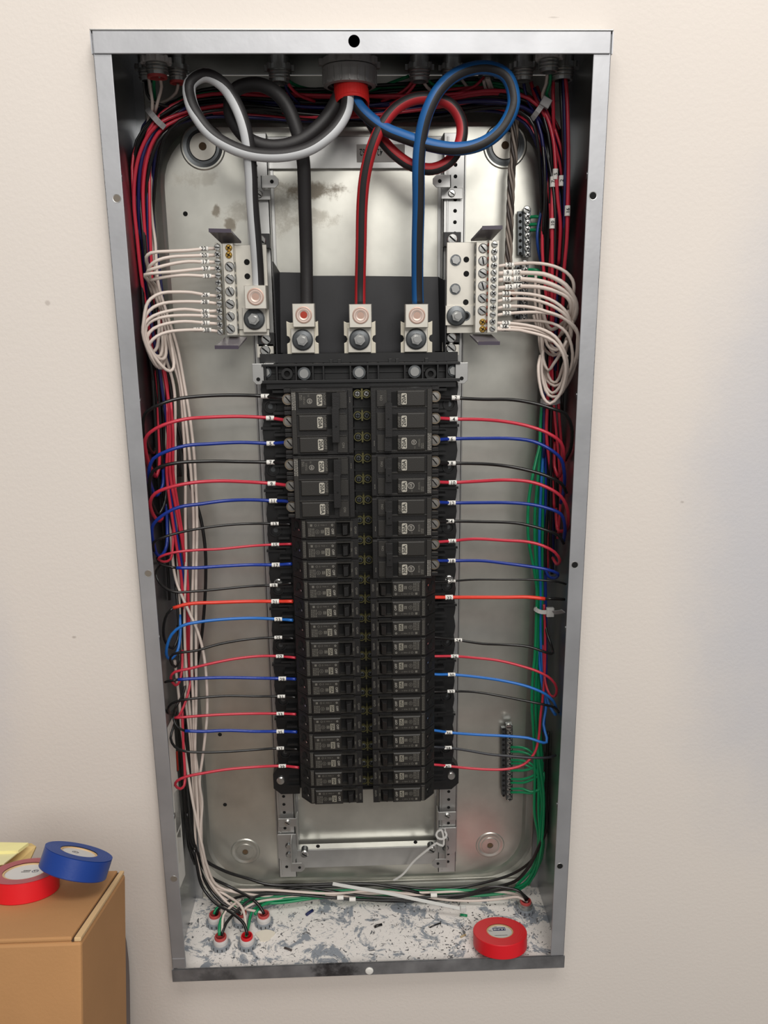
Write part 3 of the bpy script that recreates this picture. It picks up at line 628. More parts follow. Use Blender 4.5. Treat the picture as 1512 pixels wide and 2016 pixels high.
def multi(n, amps, dots=True):
    rng = random.Random(5+n)
    parts = []; x0, x1 = XO, XI; Hh = n*BP; A = -math.pi/2
    m = MB(); m.b2(x0+.0, x1, .0425, .088, -Hh+.0004, -.0004, 0)
    m.b2(x0-.0085, x0, .062, .088, -Hh+.0004, -.0004, 0)
    for i in range(n):
        z = -i*BP; m.b2(x0-.0085, x0, .0500, .064, z-.0052, z-.0004, 0).b2(x0-.0085, x0, .0500, .064, z-.0250, z-.0212, 0)
        m.b2(x0-.0075, x0, .0530, .064, z-.0235, z-.0225, 0)
    m.b2(x1-.006, x1, .0405, .043, -Hh+.002, -.002, 0)
    parts.append(('body', m, [BLK], .0006))
    m = MB()
    for i in range(n):
        z = -i*BP; m.tb(x0+.0085, x1-.0300, .0392, .0427, z-.0222, z-.0042, .0009, 0)
        m.b2(x0+.006, x1-.008, .0408, .0427, z-.0040, z-.0026, 0)
        m.b2(x1-.0185, x1-.007, .0402, .0427, z-.0226, z-.0042, 0)
    m.b2(x0+.0008, x0+.0062, .0402, .0427, -Hh+.002, -.0030, 0)
    parts.append(('face_plate', m, [BLKF], .0003))
    m = MB()
    for i in range(n):
        z = -i*BP; m.b2(x1-.0295, x1-.0235, .0422, .0426, z-.0205, z-.0050, 1)
    xh = x1-.0195
    m.b2(xh-.0040, xh+.0045, .0340, .0430, -.0225, -.0045, 0)
    if n == 3: m.b2(xh-.0045, xh+.0036, .0300, .0360, -.0200-.0400, -.0215, 0); m.cyl((xh, .0300, -.042), (xh, .0299, -.042), .0012, 10, mi=1)
    else: m.b2(xh-.0036, xh+.0036, .0300, .0360, -.0360, -.0200, 0); m.cyl((xh, .0300, -.028), (xh, .0299, -.028), .0012, 10, mi=1); m.b2(xh-.0040, xh+.0045, .0340, .0430, -.0470, -.0345, 0)
    parts.append(('handle_tie', m, [BLK, HOLE], .0006))
    for i in range(n):
        z = -i*BP-.0132; k = MB(); k.lathe((x0-.0042, .058, z), (0, -1, 0), [(.0066, 0), (.0066, .0018), (.0052, .0018), (.0052, .0008), (.0050, .0024), (.0001, .0027)], 22, mis=[1, 1, 1, 0, 0]); k.box((x0-.0042, .0552, z), (.0085, .0001, .0012), 2, Matrix.Rotation(.9, 3, 'Y'))
        parts.append(('terminal_screw', k, [mat_dim, mat_bronze, HOLE], 0))
    m = MB(); L_ = MB()
    for i in range(n):
        z = -i*BP-.0128; xr = x1-.0378
        pts = rrect(xr-.0031, xr+.0031, z-.0064, z+.0064, .0014, .0391, 3); m.add(pts[::-1], [tuple(range(len(pts)))], 0)
        m.text(amps, (xr, .0388, z), .0062, A, 1)
        L_.text('O/OFF' if amps == '20A' else 'OFF', (x1-.0324, .0390, z+.0006), .0043, A, 1)
    i = 0; z = -i*BP-.0128
    xe = x1-.049 if amps == '20A' else x1-.0455; rad = .0029 if amps == '20A' else .0040; ze = z-.001
    L_.lathe((xe, .0391, ze), (0, -1, 0), [(rad*.82, .0001), (rad, .0001)], 24, mi=0); L_.text('GE', (xe, .0390, ze), rad*1.05, A, 0); L_.text('UL', (xe-.001, .0390, ze+.006), .0024, A, 1)
    L_.strokes((x0+.0100, .0391, z+.006), .0035, .006, 2, 1, rng); L_.strokes((x0+.0142, .0391, z+.004), .0025, .009, 2, 1, rng)
    L_.strokes((x0+.0011, .0401, z+.0085), .0048, .0195, 3, 0, rng)
    L_.text('ON', (x1-.0120, .0401, -(n-1)*BP-.014), .0040, A, 1); L_.strokes((x1-.0042, .0404, -.010), .0014, .0060, 1, 1, rng)
    parts.append(('rating_label', m, [mat_rate, INK], 0)); parts.append(('lettering', L_, [PRINT, DPRINT], 0))
    return parts
mat_dim = mat('dull_screw', (150, 147, 142), .45, .8)
mat_bronze = mat('bronze_clamp_ring', (150, 136, 118), .35, .8)
proto = {}
def place_breaker(kind, row, right, label, group):
    key = kind
    ROT = Matrix.Rotation(math.pi, 4, 'Y')
    npole = 1 if kind == 's' else (3 if kind == 't' else 2)
    zt_ = zb-row*BP
    if key not in proto:
        parts = single(None) if kind == 's' else multi(npole, '20A' if kind == 't' else '30A')
        me_ = []
        for nm, mb, mts, bv in parts:
            if kind == 's': mb.v = [(v[0]+.0020, v[1], v[2]) for v in mb.v]
            o = mb.build(nm, mts, None, bevel=bv); me_.append((nm, o.data, bv)); bpy.data.objects.remove(o)
        proto[key] = me_
    cx = -.045
    t = thing({'s': 'single_pole_breaker', 't': 'three_pole_breaker', 'd': 'two_pole_breaker'}[kind], label, 'circuit breaker', (cx if not right else 2*ROTC-cx, .05, zt_ if not right else zt_-npole*BP), group)
    if right: t.rotation_euler = (0, math.pi, 0)
    for nm, me, bv in proto[key]:
        o = bpy.data.objects.new(nm, me); COL.objects.link(o); o.parent = t; o.location = (-cx, -.05, 0)
        if bv: b_ = o.modifiers.new('bevel', 'BEVEL'); b_.width = bv; b_.segments = 1; b_.limit_method = 'ANGLE'; b_.angle_limit = .7
    return t
gL = 'breakers in the left column'; gR = 'breakers in the right column'
place_breaker('t', 0, False, 'black three-pole 20A breaker at the top of the left column', gL)
place_breaker('t', 3, False, 'black three-pole 20A breaker second from the top of the left column', gL)
place_breaker('t', 0, True, 'black three-pole 20A breaker at the top of the right column', gR)
ordn = ['first', 'second', 'third', 'fourth', 'fifth', 'sixth', 'seventh', 'eighth', 'ninth', 'tenth', 'eleventh', 'twelfth', 'thirteenth', 'fourteenth', 'fifteenth']
for i in range(3): place_breaker('d', 3+2*i, True, '30A two-pole breaker, %s of three in the right column' % ['upper', 'middle', 'lowest'][i], gR)
for i in range(15):
    l = 'narrow single-pole 20A breaker, %s below the two wide ones in the left column' % ordn[i] if i < 14 else 'narrow single-pole breaker at the very bottom of the left column'
    place_breaker('s', 6+i, False, l, gL)
for i in range(12):
    l = 'narrow single-pole 20A breaker, %s below the 30A ones in the right column' % ordn[i] if i < 11 else 'narrow single-pole breaker at the very bottom of the right column'
    place_breaker('s', 9+i, True, l, gR)
# ------------------------------------------------------------------ numbered branch wires
def marker(t, px, py, Y, num, r, ln=.0095, horiz=True):
    p = at(px, py, Y); m = MB()
    if horiz: m.cyl((p.x-ln/2, p.y, p.z), (p.x+ln/2, p.y, p.z), r*1.38, 12)
    else: m.cyl((p.x, p.y, p.z-ln/2), (p.x, p.y, p.z+ln/2), r*1.38, 12)
    k = m.build('marker', WLAB, t, label='white marker sleeve reading %s' % num if num else 'white marker sleeve')
    if num:
        m = MB(); m.text(num, (p.x, p.y-r*1.38-.0002, p.z), .0062 if len(num) < 3 else .005, 0 if horiz else math.pi/2, 0); m.build('number', INK, k)
def wire(name, label, pts, r, mt, cat='wire', Y0=.08, group=None, mark=None, seg=8, tail=None, step=.006, stripe=None):
    """mark = [(px, py, Y, text)]; tail = (index of first control point of the tail, material)"""
    if tail:
        i = tail[0]; P1 = [(*q_[:2], q_[2] if len(q_) > 2 else None) for q_ in pts]
        y = Y0; Q = []
        for q_ in P1: y = q_[2] if q_[2] is not None else y; Q.append((q_[0], q_[1], y))
        full = [clampP(at(*q_), r) for q_ in Q]
        A = spline(full[:i+1], step); B = spline(full[i:], step)
    else: A = wpath(pts, Y0, r, step)
    c = A[0]
    t = thing(name, label, cat, c, group) if (mark or tail) else None
    m = MB(); m.tube(A, r, seg, 0); o = m.build('insulation' if t else name, mt, t, fix=False)
    if tail: m = MB(); m.tube(B, r*.8, seg, 0); m.build('bare_insulation', tail[1], t, fix=False, label='untaped black end')
    if not t: tag(o, label, cat, group); t = o
    for mk in (mark or []): marker(t, mk[0], mk[1], mk[2], mk[3], r)
    return t
YW = .078
BW = [  # number, colour word, material, radius, control points, marker
 ('1', 'black', W_BLACK, .0021, [(566, 785, .066), (552, 783), (522, 780, .077), (473, 778, .07), (412, 779, .06), (351, 785, .05), (315, 796, .045), (290, 810, .045), (283, 822, .047), (281, 850, .052), (285, 880, .07), (294, 892, .09), (303, 880, .105), (307, 855, .112), (307, 800, .12), (302, 740, .12)], (522, 780)),
 ('3', 'red', W_RED, .0021, [(578, 828, .063), (567, 828, .066), (532, 823, .077), (473, 820, .07), (412, 821.5, .06), (366, 825, .05), (321, 837, .045), (296, 851, .045), (286, 865, .047), (285, 900, .06), (294, 932, .085), (306, 939, .095), (313, 922, .1), (312, 831, .105), (310, 758, .11), (304, 700, .115), (300, 640)], (532, 823)),
 ('5', 'blue', W_BLUE, .0021, [(578, 871, .063), (566, 871, .066), (533, 873, .077), (473, 871, .07), (412, 874, .06), (366, 877.5, .052), (327, 889, .048), (302, 903, .048), (294, 922, .05), (291, 950, .065), (297, 972, .08), (306, 976, .09), (315, 968, .095), (321, 953, .1), (320, 907, .105), (316, 862, .11), (313, 800, .115)], (533, 873)),
 ('7', 'black', W_BLACK, .0021, [(575, 912, .066), (558, 910, .068), (533, 910, .077), (473, 909, .07), (412, 908, .06), (351, 911, .052), (318, 918, .05), (302, 927, .05), (295, 944, .052), (294, 975, .06), (303, 1002, .075), (313, 1012, .085), (322, 996, .09), (327, 975, .1), (327, 930, .11)], (533, 910)),
 ('9', 'red', W_RED, .0021, [(582, 957, .063), (570, 956, .066), (535, 952, .077), (473, 948, .068), (430, 947, .06), (382, 950, .052), (336, 959, .048), (306, 971, .048), (296, 986, .05), (297, 1004, .06), (306, 1020, .07), (315, 1026, .08), (320, 1018, .09)], (535, 952)),
 ('11', 'blue', W_BLUE, .0021, [(578, 990, .066), (564, 987, .069), (538, 986, .077), (488, 984, .07), (442, 986, .06), (397, 992, .055), (351, 999, .05), (321, 1014, .048), (302, 1032, .048), (299, 1047, .05), (301, 1075, .06), (310, 1093, .07), (320, 1092, .08), (328, 1075, .09), (329, 1029, .1), (327, 985, .105)], (538, 986)),
 ('13', 'black', W_BLACK, .0016, [(572, 1032, .07), (541, 1031, .078), (488, 1031, .07), (442, 1034, .064), (397, 1040, .058), (351, 1049, .054), (321, 1058, .05), (303, 1067, .05), (298, 1085, .06)], (541, 1031)),
 ('15', 'red', W_RED, .0016, [(574, 1071, .07), (542, 1072, .078), (493, 1075, .07), (432, 1081, .064), (386, 1083, .06), (341, 1088, .055), (318, 1095, .055), (312, 1101, .06), (322, 1106, .07), (336, 1101, .08), (340, 1078, .09), (341, 1040, .1)], (542, 1072)),
 ('17', 'taped blue', W_TBLUE, .0020, [(574, 1110, .07), (543, 1112, .078), (493, 1112, .07), (432, 1115, .064), (386, 1118, .06), (347, 1118, .056), (329, 1115, .056), (314, 1109, .06), (303, 1098, .07)], (543, 1112), 5),
 ('19', 'black', W_BLACK, .0016, [(574, 1148, .07), (539, 1152, .078), (493, 1154, .07), (432, 1160, .064), (386, 1164, .06), (341, 1165, .055), (320, 1154, .052), (309, 1138, .052), (308, 1124, .06), (316, 1113, .07), (326, 1108, .09)], (539, 1152)),
 ('21', 'taped red-orange', W_ORANGE, .0022, [(576, 1184, .07), (542, 1184, .078), (493, 1184, .07), (432, 1186, .064), (371, 1189, .058), (341, 1197, .056), (329, 1209, .056), (322, 1236, .06), (326, 1264, .07), (340, 1277, .08), (350, 1258, .09), (350, 1200, .1), (346, 1150, .11)], (542, 1184), 5),
 ('23', 'light blue', W_LBLUE, .0019, [(576, 1221, .07), (548, 1219, .078), (493, 1217, .07), (432, 1220, .064), (396, 1224, .06), (359, 1232, .055), (338, 1249, .054), (328, 1277, .056), (329, 1293, .062), (337, 1297, .07), (349, 1283, .08), (355, 1249, .09), (354, 1210, .1)], (548, 1219)),
 ('25', 'grey-black', W_BLACK, .0016, [(578, 1257, .07), (548, 1255, .078), (493, 1258, .07), (432, 1268, .064), (386, 1281, .058), (341, 1288, .056), (335, 1299, .06), (345, 1313, .07), (353, 1303, .08), (352, 1273, .09), (350, 1230, .1)], (548, 1255)),
 ('27', 'red', W_RED, .0017, [(582, 1295, .07), (551, 1292, .078), (508, 1292, .072), (463, 1297, .066), (417, 1306, .06), (371, 1317, .056), (344, 1323, .054), (336, 1334, .058), (345, 1349, .066), (353, 1343, .075), (358, 1319, .085), (359, 1280, .1)], (551, 1292)),
 ('29', 'taped blue', W_TBLUE, .0020, [(582, 1337, .07), (556, 1336, .078), (508, 1335, .072), (447, 1334, .066), (402, 1335, .06), (350, 1338, .056), (332, 1341, .056), (322, 1343, .06)], (556, 1336), 5),
 ('31', 'black', W_BLACK, .0016, [(582, 1373, .07), (554, 1371, .078), (508, 1371, .072), (447, 1370, .066), (402, 1373, .06), (356, 1379, .056), (338, 1385, .058), (330, 1396, .065), (336, 1404, .08), (350, 1385, .095), (362, 1362, .1), (366, 1330, .11)], (554, 1371)),
 ('33', 'red', W_RED, .0017, [(582, 1406, .07), (552, 1405, .078), (493, 1405, .07), (432, 1407, .064), (386, 1410, .06), (345, 1413, .058), (352, 1410, .068), (362, 1390, .08), (370, 1366, .09), (377, 1335, .1)], (552, 1405)),
 ('35', 'taped blue', W_TBLUE, .0020, [(584, 1441, .07), (552, 1440, .078), (504, 1440, .07), (445, 1438, .064), (402, 1440, .06), (364, 1439, .057), (349, 1431, .056), (342, 1415, .06), (345, 1400, .07)], (552, 1440), 5),
 ('37', 'black', W_BLACK, .0016, [(586, 1475, .07), (552, 1473, .078), (504, 1476, .07), (445, 1480, .064), (402, 1481, .06), (364, 1479, .057), (344, 1470, .054), (336, 1453, .055), (341, 1433, .062), (350, 1405, .08)], (552, 1473)),
 ('39', 'red', W_RED, .0018, [(588, 1511, .07), (556, 1508, .078), (504, 1510, .07), (445, 1515, .064), (402, 1522, .06), (367, 1529, .057), (349, 1537, .055), (345, 1546, .057), (355, 1553, .062), (363, 1546, .068), (364, 1520, .075), (361, 1467, .085), (359, 1400, .1)], (556, 1508)),
 ('2', 'black', W_BLACK, .0021, [(843, 781, .066), (857, 781, .068), (897, 783.5, .077), (949, 786, .07), (1009, 787, .06), (1055, 795, .054), (1085, 804, .05), (1113, 815, .05), (1125, 840, .052), (1124, 880, .06), (1113, 906, .08)], (897, 783)),
 ('4', 'red', W_RED, .0021, [(842, 824, .063), (854, 823, .066), (893, 825, .077), (949, 826, .07), (994, 830, .06), (1040, 839, .052), (1079, 853, .048), (1104, 871, .048), (1110, 892, .052), (1106, 925, .07), (1099, 938, .09), (1092, 920, .1), (1092, 870, .11)], (893, 825)),
 ('6', 'blue', W_BLUE, .0021, [(842, 867, .063), (860, 866, .066), (889, 864, .077), (949, 863, .07), (1009, 863.5, .06), (1049, 869, .054), (1082, 884, .05), (1104, 903, .05), (1111, 930, .055), (1110, 965, .07), (1104, 990, .09)], (889, 864)),
 ('8', 'black', W_BLACK, .0021, [(842, 912, .064), (860, 912, .067), (889, 912, .077), (949, 913, .07), (994, 917, .06), (1040, 926, .055), (1079, 938, .05), (1104, 951, .05), (1115, 970, .06)], (889, 912)),
 ('10', 'red', W_RED, .0021, [(842, 949, .064), (857, 949, .067), (891, 950, .077), (949, 947, .07), (994, 945, .06), (1040, 948, .054), (1076, 959, .05), (1104, 977, .048), (1117, 1002, .05), (1118, 1030, .06), (1110, 1045, .08), (1098, 1042, .1), (1094, 1000, .11)], (891, 950)),
 ('12', 'blue', W_BLUE, .0021, [(842, 989, .064), (860, 989, .067), (889, 990, .077), (949, 989.5, .07), (994, 989.5, .062), (1040, 992.5, .056), (1076, 1000, .052), (1104, 1012, .05), (1112, 1035, .055), (1110, 1065, .07)], (889, 990)),
 ('14', 'black', W_BLACK, .0019, [(842, 1026, .066), (863, 1026, .069), (886, 1026, .077), (949, 1027, .07), (1009, 1029, .062), (1040, 1034, .058), (1076, 1044, .054), (1098, 1053, .054), (1110, 1070, .06)], (886, 1026)),
 ('16', 'red', W_RED, .0019, [(842, 1068, .066), (863, 1067, .069), (890, 1065, .077), (933, 1061, .07), (994, 1064, .06), (1040, 1067, .054), (1070, 1075, .05), (1092, 1087, .05), (1102, 1102, .054), (1096, 1111, .07), (1088, 1098, .085)], (890, 1065)),
 ('18', 'blue', W_BLUE, .0020, [(842, 1104, .066), (863, 1104, .069), (889, 1104, .077), (949, 1104, .07), (994, 1109, .062), (1040, 1115, .056), (1076, 1121, .052), (1098, 1129, .054), (1092, 1138, .07), (1080, 1135, .08), (1074, 1120, .09)], (889, 1104)),
 ('20', 'thin black', W_BLACK, .0013, [(842, 1146, .07), (863, 1145, .072), (889, 1144, .077), (933, 1141, .07), (994, 1141, .062), (1055, 1141.5, .056), (1101, 1146, .054), (1118, 1150, .06)], (889, 1144)),
 ('22', 'taped red-orange', W_ORANGE, .0023, [(848, 1176, .072), (863, 1176, .073), (884, 1176, .077), (933, 1176, .07), (994, 1176, .062), (1040, 1175.6, .058), (1073, 1179, .056), (1095, 1179, .056), (1112, 1180, .06)], (884, 1176), 6),
 ('24', 'grey-black', W_BLACK, .0017, [(848, 1254, .072), (862, 1255, .073), (902, 1260, .077), (949, 1267, .07), (994, 1269, .062), (1040, 1273, .058), (1085, 1287, .056), (1088, 1280, .07), (1076, 1243, .09), (1070, 1200, .1)], (902, 1260)),
 ('26', 'red', W_RED, .0017, [(848, 1292, .072), (863, 1292, .073), (895, 1292, .077), (933, 1295, .07), (979, 1300, .064), (1025, 1311, .058), (1061, 1323, .054), (1085, 1337, .052), (1096, 1355, .055), (1092, 1371, .062), (1082, 1367, .072), (1074, 1345, .082), (1071, 1310, .092), (1070, 1270, .1)], (895, 1292)),
 ('30', 'printed light blue', W_LBLUE, .0018, [(848, 1327, .072), (863, 1328, .073), (889, 1328, .077), (949, 1334, .07), (994, 1341, .062), (1040, 1352, .057), (1073, 1366, .054), (1089, 1380, .056), (1096, 1397, .065)], (889, 1328)),
 ('32', 'black', W_BLACK, .0016, [(846, 1362, .072), (860, 1362, .073), (888, 1361, .077), (933, 1362, .07), (979, 1369, .064), (1025, 1378, .06), (1070, 1387, .056), (1092, 1393, .058), (1106, 1402, .065)], (888, 1361)),
 ('36', 'light blue', W_LBLUE, .0018, [(848, 1437, .072), (863, 1439, .073), (883, 1442, .077), (933, 1446, .07), (994, 1449, .064), (1040, 1453, .06), (1076, 1461.5, .058), (1070, 1426, .075), (1075, 1389, .085), (1066, 1340, .095), (1060, 1280, .105)], (883, 1442)),
 ('38', 'dark printed', mat('dark_grey_wire', (46, 48, 54), .4), .0017, [(848, 1470, .072), (862, 1471, .073), (882, 1472, .077), (918, 1477, .072), (964, 1485, .066), (1009, 1489, .062), (1055, 1492, .06), (1082, 1491, .062), (1096, 1487, .07)], (882, 1472)),
 ('40', 'red', W_RED, .0017, [(848, 1505, .072), (863, 1506, .073), (881, 1508, .077), (918, 1512, .072), (964, 1515, .068), (1000, 1514, .066), (1031, 1505, .066), (1052, 1483, .07), (1060, 1456, .075), (1064, 1410, .08), (1070, 1360, .085), (1073, 1300, .09), (1073, 1240, .092), (1071, 1190, .095)], (881, 1508)),
]
ordn = ['first', 'second', 'third', 'fourth', 'fifth', 'sixth', 'seventh', 'eighth', 'ninth', 'tenth', 'eleventh', 'twelfth', 'thirteenth', 'fourteenth', 'fifteenth', 'sixteenth', 'seventeenth', 'eighteenth', 'nineteenth', 'twentieth']
cnt = {}
for e in BW:
    num, cw, mt, r, pts, mk = e[:6]; side = 'left' if int(num) % 2 else 'right'; cnt[side] = cnt.get(side, 0)+1
    wire('branch_wire', '%s wire, %s from the top %s of the breakers, marked %s' % (cw, ordn[cnt[side]-1], side, num), pts, r, mt, 'wire', group='numbered branch wires of the %s column' % side, mark=[(mk[0], mk[1], .0765, num)], tail=(e[6], W_BLACK) if len(e) > 6 else None)
# ------------------------------------------------------------------ white neutral wires
WL = [
 ('22', [(428, 489, .070), (402, 490, .069), (371, 493, .064), (329, 495, .058), (297, 498, .055), (288, 506, .057), (291, 524, .07), (298, 560, .09), (312, 600, .1)], [(402, 490)]),
 ('20', [(428, 502, .070), (403, 503, .069), (371, 504, .064), (336, 506, .058), (309, 513, .054), (295, 524, .056), (292, 540, .07), (300, 570, .09)], [(403, 503)]),
 ('17', [(428, 516, .070), (404, 516, .069), (371, 515, .064), (336, 520, .058), (309, 527, .054), (292, 533, .056), (291, 545, .07), (300, 580, .09)], [(404, 516)]),
 ('37', [(428, 529, .070), (406, 529, .069), (371, 532, .064), (343, 535, .058), (316, 537, .054), (285, 541, .052), (289, 549, .06), (300, 565, .08), (316, 610, .095)], [(406, 529)]),
 ('19', [(428, 544, .070), (408, 544, .069), (371, 542, .064), (343, 543, .06), (316, 547, .058), (299, 552, .062), (305, 562, .08), (318, 600, .09)], [(408, 544)]),
 ('26', [(430, 583, .070), (405, 581, .069), (378, 576, .064), (343, 575, .058), (318, 577, .052), (297, 588, .048), (288, 602, .046), (283, 633, .044), (281, 654, .044), (288, 681, .048), (302, 709, .056), (313, 724, .064), (322, 722, .075), (324, 700, .085)], [(405, 581)]),
 ('28', [(430, 598, .070), (404, 595, .069), (357, 594, .062), (322, 597, .054), (302, 605, .05), (288, 619, .048), (283, 636, .046), (283, 660, .046), (291, 690, .052), (304, 716, .06), (314, 724, .07), (320, 705, .08), (320, 660, .09)], [(404, 595)]),
 ('36', [(430, 612, .070), (404, 613, .069), (364, 609, .062), (329, 613, .055), (302, 622, .05), (286, 636, .047), (285, 656, .047), (297, 690, .052), (318, 720, .058), (334, 731, .064), (342, 724, .07), (341, 702, .08), (334, 660, .09)], [(404, 613)]),
 ('30', [(430, 624, .070), (405, 622, .069), (364, 621, .062), (329, 623, .056), (302, 630, .052), (288, 642, .05), (288, 662, .05), (298, 690, .055), (313, 706, .062), (323, 706, .07), (327, 694, .078), (324, 660, .088)], [(405, 622)]),
 ('31', [(432, 638, .070), (405, 636, .069), (364, 633, .062), (329, 637, .056), (302, 647, .052), (290, 663, .05), (296, 684, .055), (306, 700, .062), (316, 700, .07), (320, 680, .08), (318, 640, .09)], [(405, 636)]),
 ('38', [(433, 653, .070), (408, 650, .069), (364, 650, .062), (329, 654, .056), (309, 662, .052), (296, 674, .05), (293, 686, .054), (301, 692, .06), (309, 684, .07), (313, 650, .08), (312, 620, .09)], [(408, 650, '38'), (390, 649, '40')]),
]
for j_, (num, pts, mks) in enumerate(WL):
    nm = num if num != '38' else '40 and 38'
    wire('neutral_wire', '%s white wire from the top at the left neutral bar, marked %s' % (ordn[j_], nm), pts, .0019, W_WHITE, 'wire', group='white wires at the left neutral bar', mark=[(q_[0], q_[1], .069, q_[2] if len(q_) > 2 else num) for q_ in mks])
z2 = lambda x, y: (980+x/7.2, 400+y/7.2)
def WR(num, pts, mk, r=.0019): return (num, pts, mk, r)
RWL = [
 WR('21', [(975, 525, .070), (*z2(0, 895), .07), (*z2(160, 870), .07), (*z2(400, 850), .066), (*z2(600, 855), .06), (*z2(800, 895), .056), (*z2(970, 980), .052), (*z2(1060, 1090), .05), (*z2(1080, 1200), .05), (*z2(1060, 1330), .055), (*z2(1000, 1480), .07)], [(*z2(165, 875), '21')]),
 WR('9 and 10', [(975, 539, .070), (*z2(140, 990), .07), (*z2(270, 985), .069), (*z2(450, 990), .065), (*z2(650, 1005), .06), (*z2(820, 1070), .055), (*z2(960, 1160), .05), (*z2(1060, 1300), .048), (*z2(1110, 1420), .048), (*z2(1110, 1560), .05), (*z2(1050, 1700), .06), (*z2(900, 1850), .075)], [(*z2(133, 988), '9'), (*z2(270, 985), '10')], .0026),
 WR('16 and 18', [(974, 553, .070), (*z2(130, 1078), .07), (*z2(280, 1075), .069), (*z2(450, 1085), .065), (*z2(650, 1115), .06), (*z2(850, 1190), .054), (*z2(1000, 1290), .05), (*z2(1080, 1400), .048), (*z2(1090, 1500), .05), (*z2(1050, 1640), .06), (*z2(950, 1780), .075)], [(*z2(130, 1075), '16'), (*z2(278, 1072), '18')], .0026),
 WR('12 and 14', [(973, 568, .070), (*z2(150, 1190), .07), (*z2(280, 1180), .069), (*z2(450, 1180), .065), (*z2(650, 1200), .06), (*z2(850, 1260), .055), (*z2(980, 1330), .05), (*z2(1040, 1430), .05), (*z2(1030, 1560), .056), (*z2(950, 1680), .07), (*z2(840, 1760), .085), (*z2(760, 1790), .09), (*z2(690, 1720), .095), (*z2(640, 1550), .1)], [(*z2(160, 1190), '12'), (*z2(280, 1178), '14')], .0024),
 WR('33', [(973, 580, .070), (*z2(120, 1280), .07), (*z2(350, 1280), .067), (*z2(550, 1305), .063), (*z2(730, 1360), .058), (*z2(880, 1450), .055), (*z2(980, 1560), .052), (*z2(1030, 1700), .054), (*z2(1020, 1850), .06), (*z2(960, 1980), .075), (*z2(880, 2060), .085), (*z2(800, 2060), .09), (*z2(740, 1980), .1), (*z2(700, 1850), .105)], [(*z2(120, 1280), '33')]),
 WR('15', [(973, 595, .070), (*z2(120, 1365), .07), (*z2(300, 1355), .067), (*z2(500, 1370), .063), (*z2(700, 1425), .058), (*z2(850, 1500), .054), (*z2(970, 1600), .052), (*z2(1040, 1720), .053), (*z2(1040, 1880), .058), (*z2(980, 2040), .07), (1110, 698, .08), (1091, 697, .09), (1080, 680, .1)], [(*z2(122, 1362), '15')]),
 WR('13', [(972, 609, .070), (*z2(120, 1465), .07), (*z2(300, 1460), .067), (*z2(500, 1480), .063), (*z2(700, 1540), .058), (*z2(900, 1610), .054), (*z2(1040, 1720), .051), (*z2(1130, 1850), .05), (1137, 672, .05), (1135, 700, .055), (1126, 725, .06), (1112, 755, .075)], [(*z2(125, 1462), '13')]),
 WR('32', [(971, 622, .070), (*z2(130, 1565), .07), (*z2(350, 1550), .067), (*z2(550, 1545), .063), (*z2(750, 1565), .058), (*z2(950, 1640), .053), (*z2(1080, 1740), .05), (1137, 655, .048), (1141, 680, .05), (1138, 705, .056), (1125, 740, .065), (1105, 775, .08)], [(*z2(125, 1562), '32')]),
 WR('23', [(971, 636, .070), (*z2(110, 1700), .07), (*z2(300, 1715), .067), (*z2(500, 1750), .063), (*z2(680, 1810), .058), (1093, 663, .052), (1107, 683, .05), (1116, 710, .052), (1115, 745, .058), (1108, 770, .065), (1096, 781, .07), (1080, 778, .075), (1070, 755, .08), (1066, 720, .085), (1069, 690, .09)], [(*z2(115, 1700), '23')]),
 WR('34', [(971, 649, .070), (*z2(90, 1752), .071), (*z2(300, 1765), .068), (*z2(500, 1790), .064), (*z2(700, 1860), .06), (1098, 676, .054), (1110, 700, .054), (1112, 730, .058), (1102, 762, .065), (1088, 774, .072), (1076, 764, .08), (1070, 740, .09)], [(*z2(88, 1750), '34')]),
 WR('25', [(971, 649, .068), (*z2(120, 1792), .068), (*z2(300, 1800), .065), (1032, 652, .062), (1065, 660, .058), (1090, 672, .052), (1108, 696, .048), (1114, 725, .048), (1110, 755, .052), (1100, 780, .056), (1083, 795, .06), (1071, 785, .064), (1062, 752, .068), (1060, 720, .072), (1064, 700, .08)], [(*z2(118, 1790), '25')]),
]
for j_, (num, pts, mks, r) in enumerate(RWL):
    wire('neutral_wire', '%s white wire from the top at the right neutral bar, marked %s' % (ordn[j_], num), pts, r, W_WHITE, 'wire', group='white wires at the right neutral bar', mark=[(q_[0], q_[1], .0695, q_[2]) for q_ in mks])
# loose white loops behind them
loops = [
 [(1009, 633, .085), (1040, 631, .08), (1075, 634, .07), (1098, 641, .06), (1115, 655, .056), (1125, 680, .055), (1127, 710, .056), (1120, 735, .06), (1108, 752, .07), (1092, 760, .08), (1078, 750, .09), (1070, 735, .095)],
 [(1066, 600, .105), (1070, 640, .10), (1074, 670, .095), (1082, 685, .085), (1095, 690, .08), (1110, 680, .07), (1122, 655, .06), (1130, 625, .055)],
 [(1060, 560, .11), (1064, 620, .105), (1065, 660, .1), (1068, 695, .09), (1072, 718, .085), (1080, 729, .08), (1090, 716, .07), (1103, 697, .065), (1116, 670, .06)],
 [(1055, 540, .11), (1053, 590, .11), (1060, 640, .105), (1063, 680, .1), (1072, 715, .09), (1085, 750, .085), (1096, 752, .08), (1108, 722, .07), (1116, 700, .06)],
 [(1068, 660, .1), (1071, 720, .095), (1078, 745, .09), (1090, 755, .085), (1102, 742, .075), (1110, 718, .065)],
 [(1075, 640, .1), (1078, 668, .095), (1088, 672, .09), (1100, 664, .08), (1112, 640, .065), (1120, 610, .058)],
 [(1050, 620, .11), (1062, 660, .105), (1074, 690, .1), (1090, 700, .09), (1105, 690, .08), (1116, 665, .07)],
]
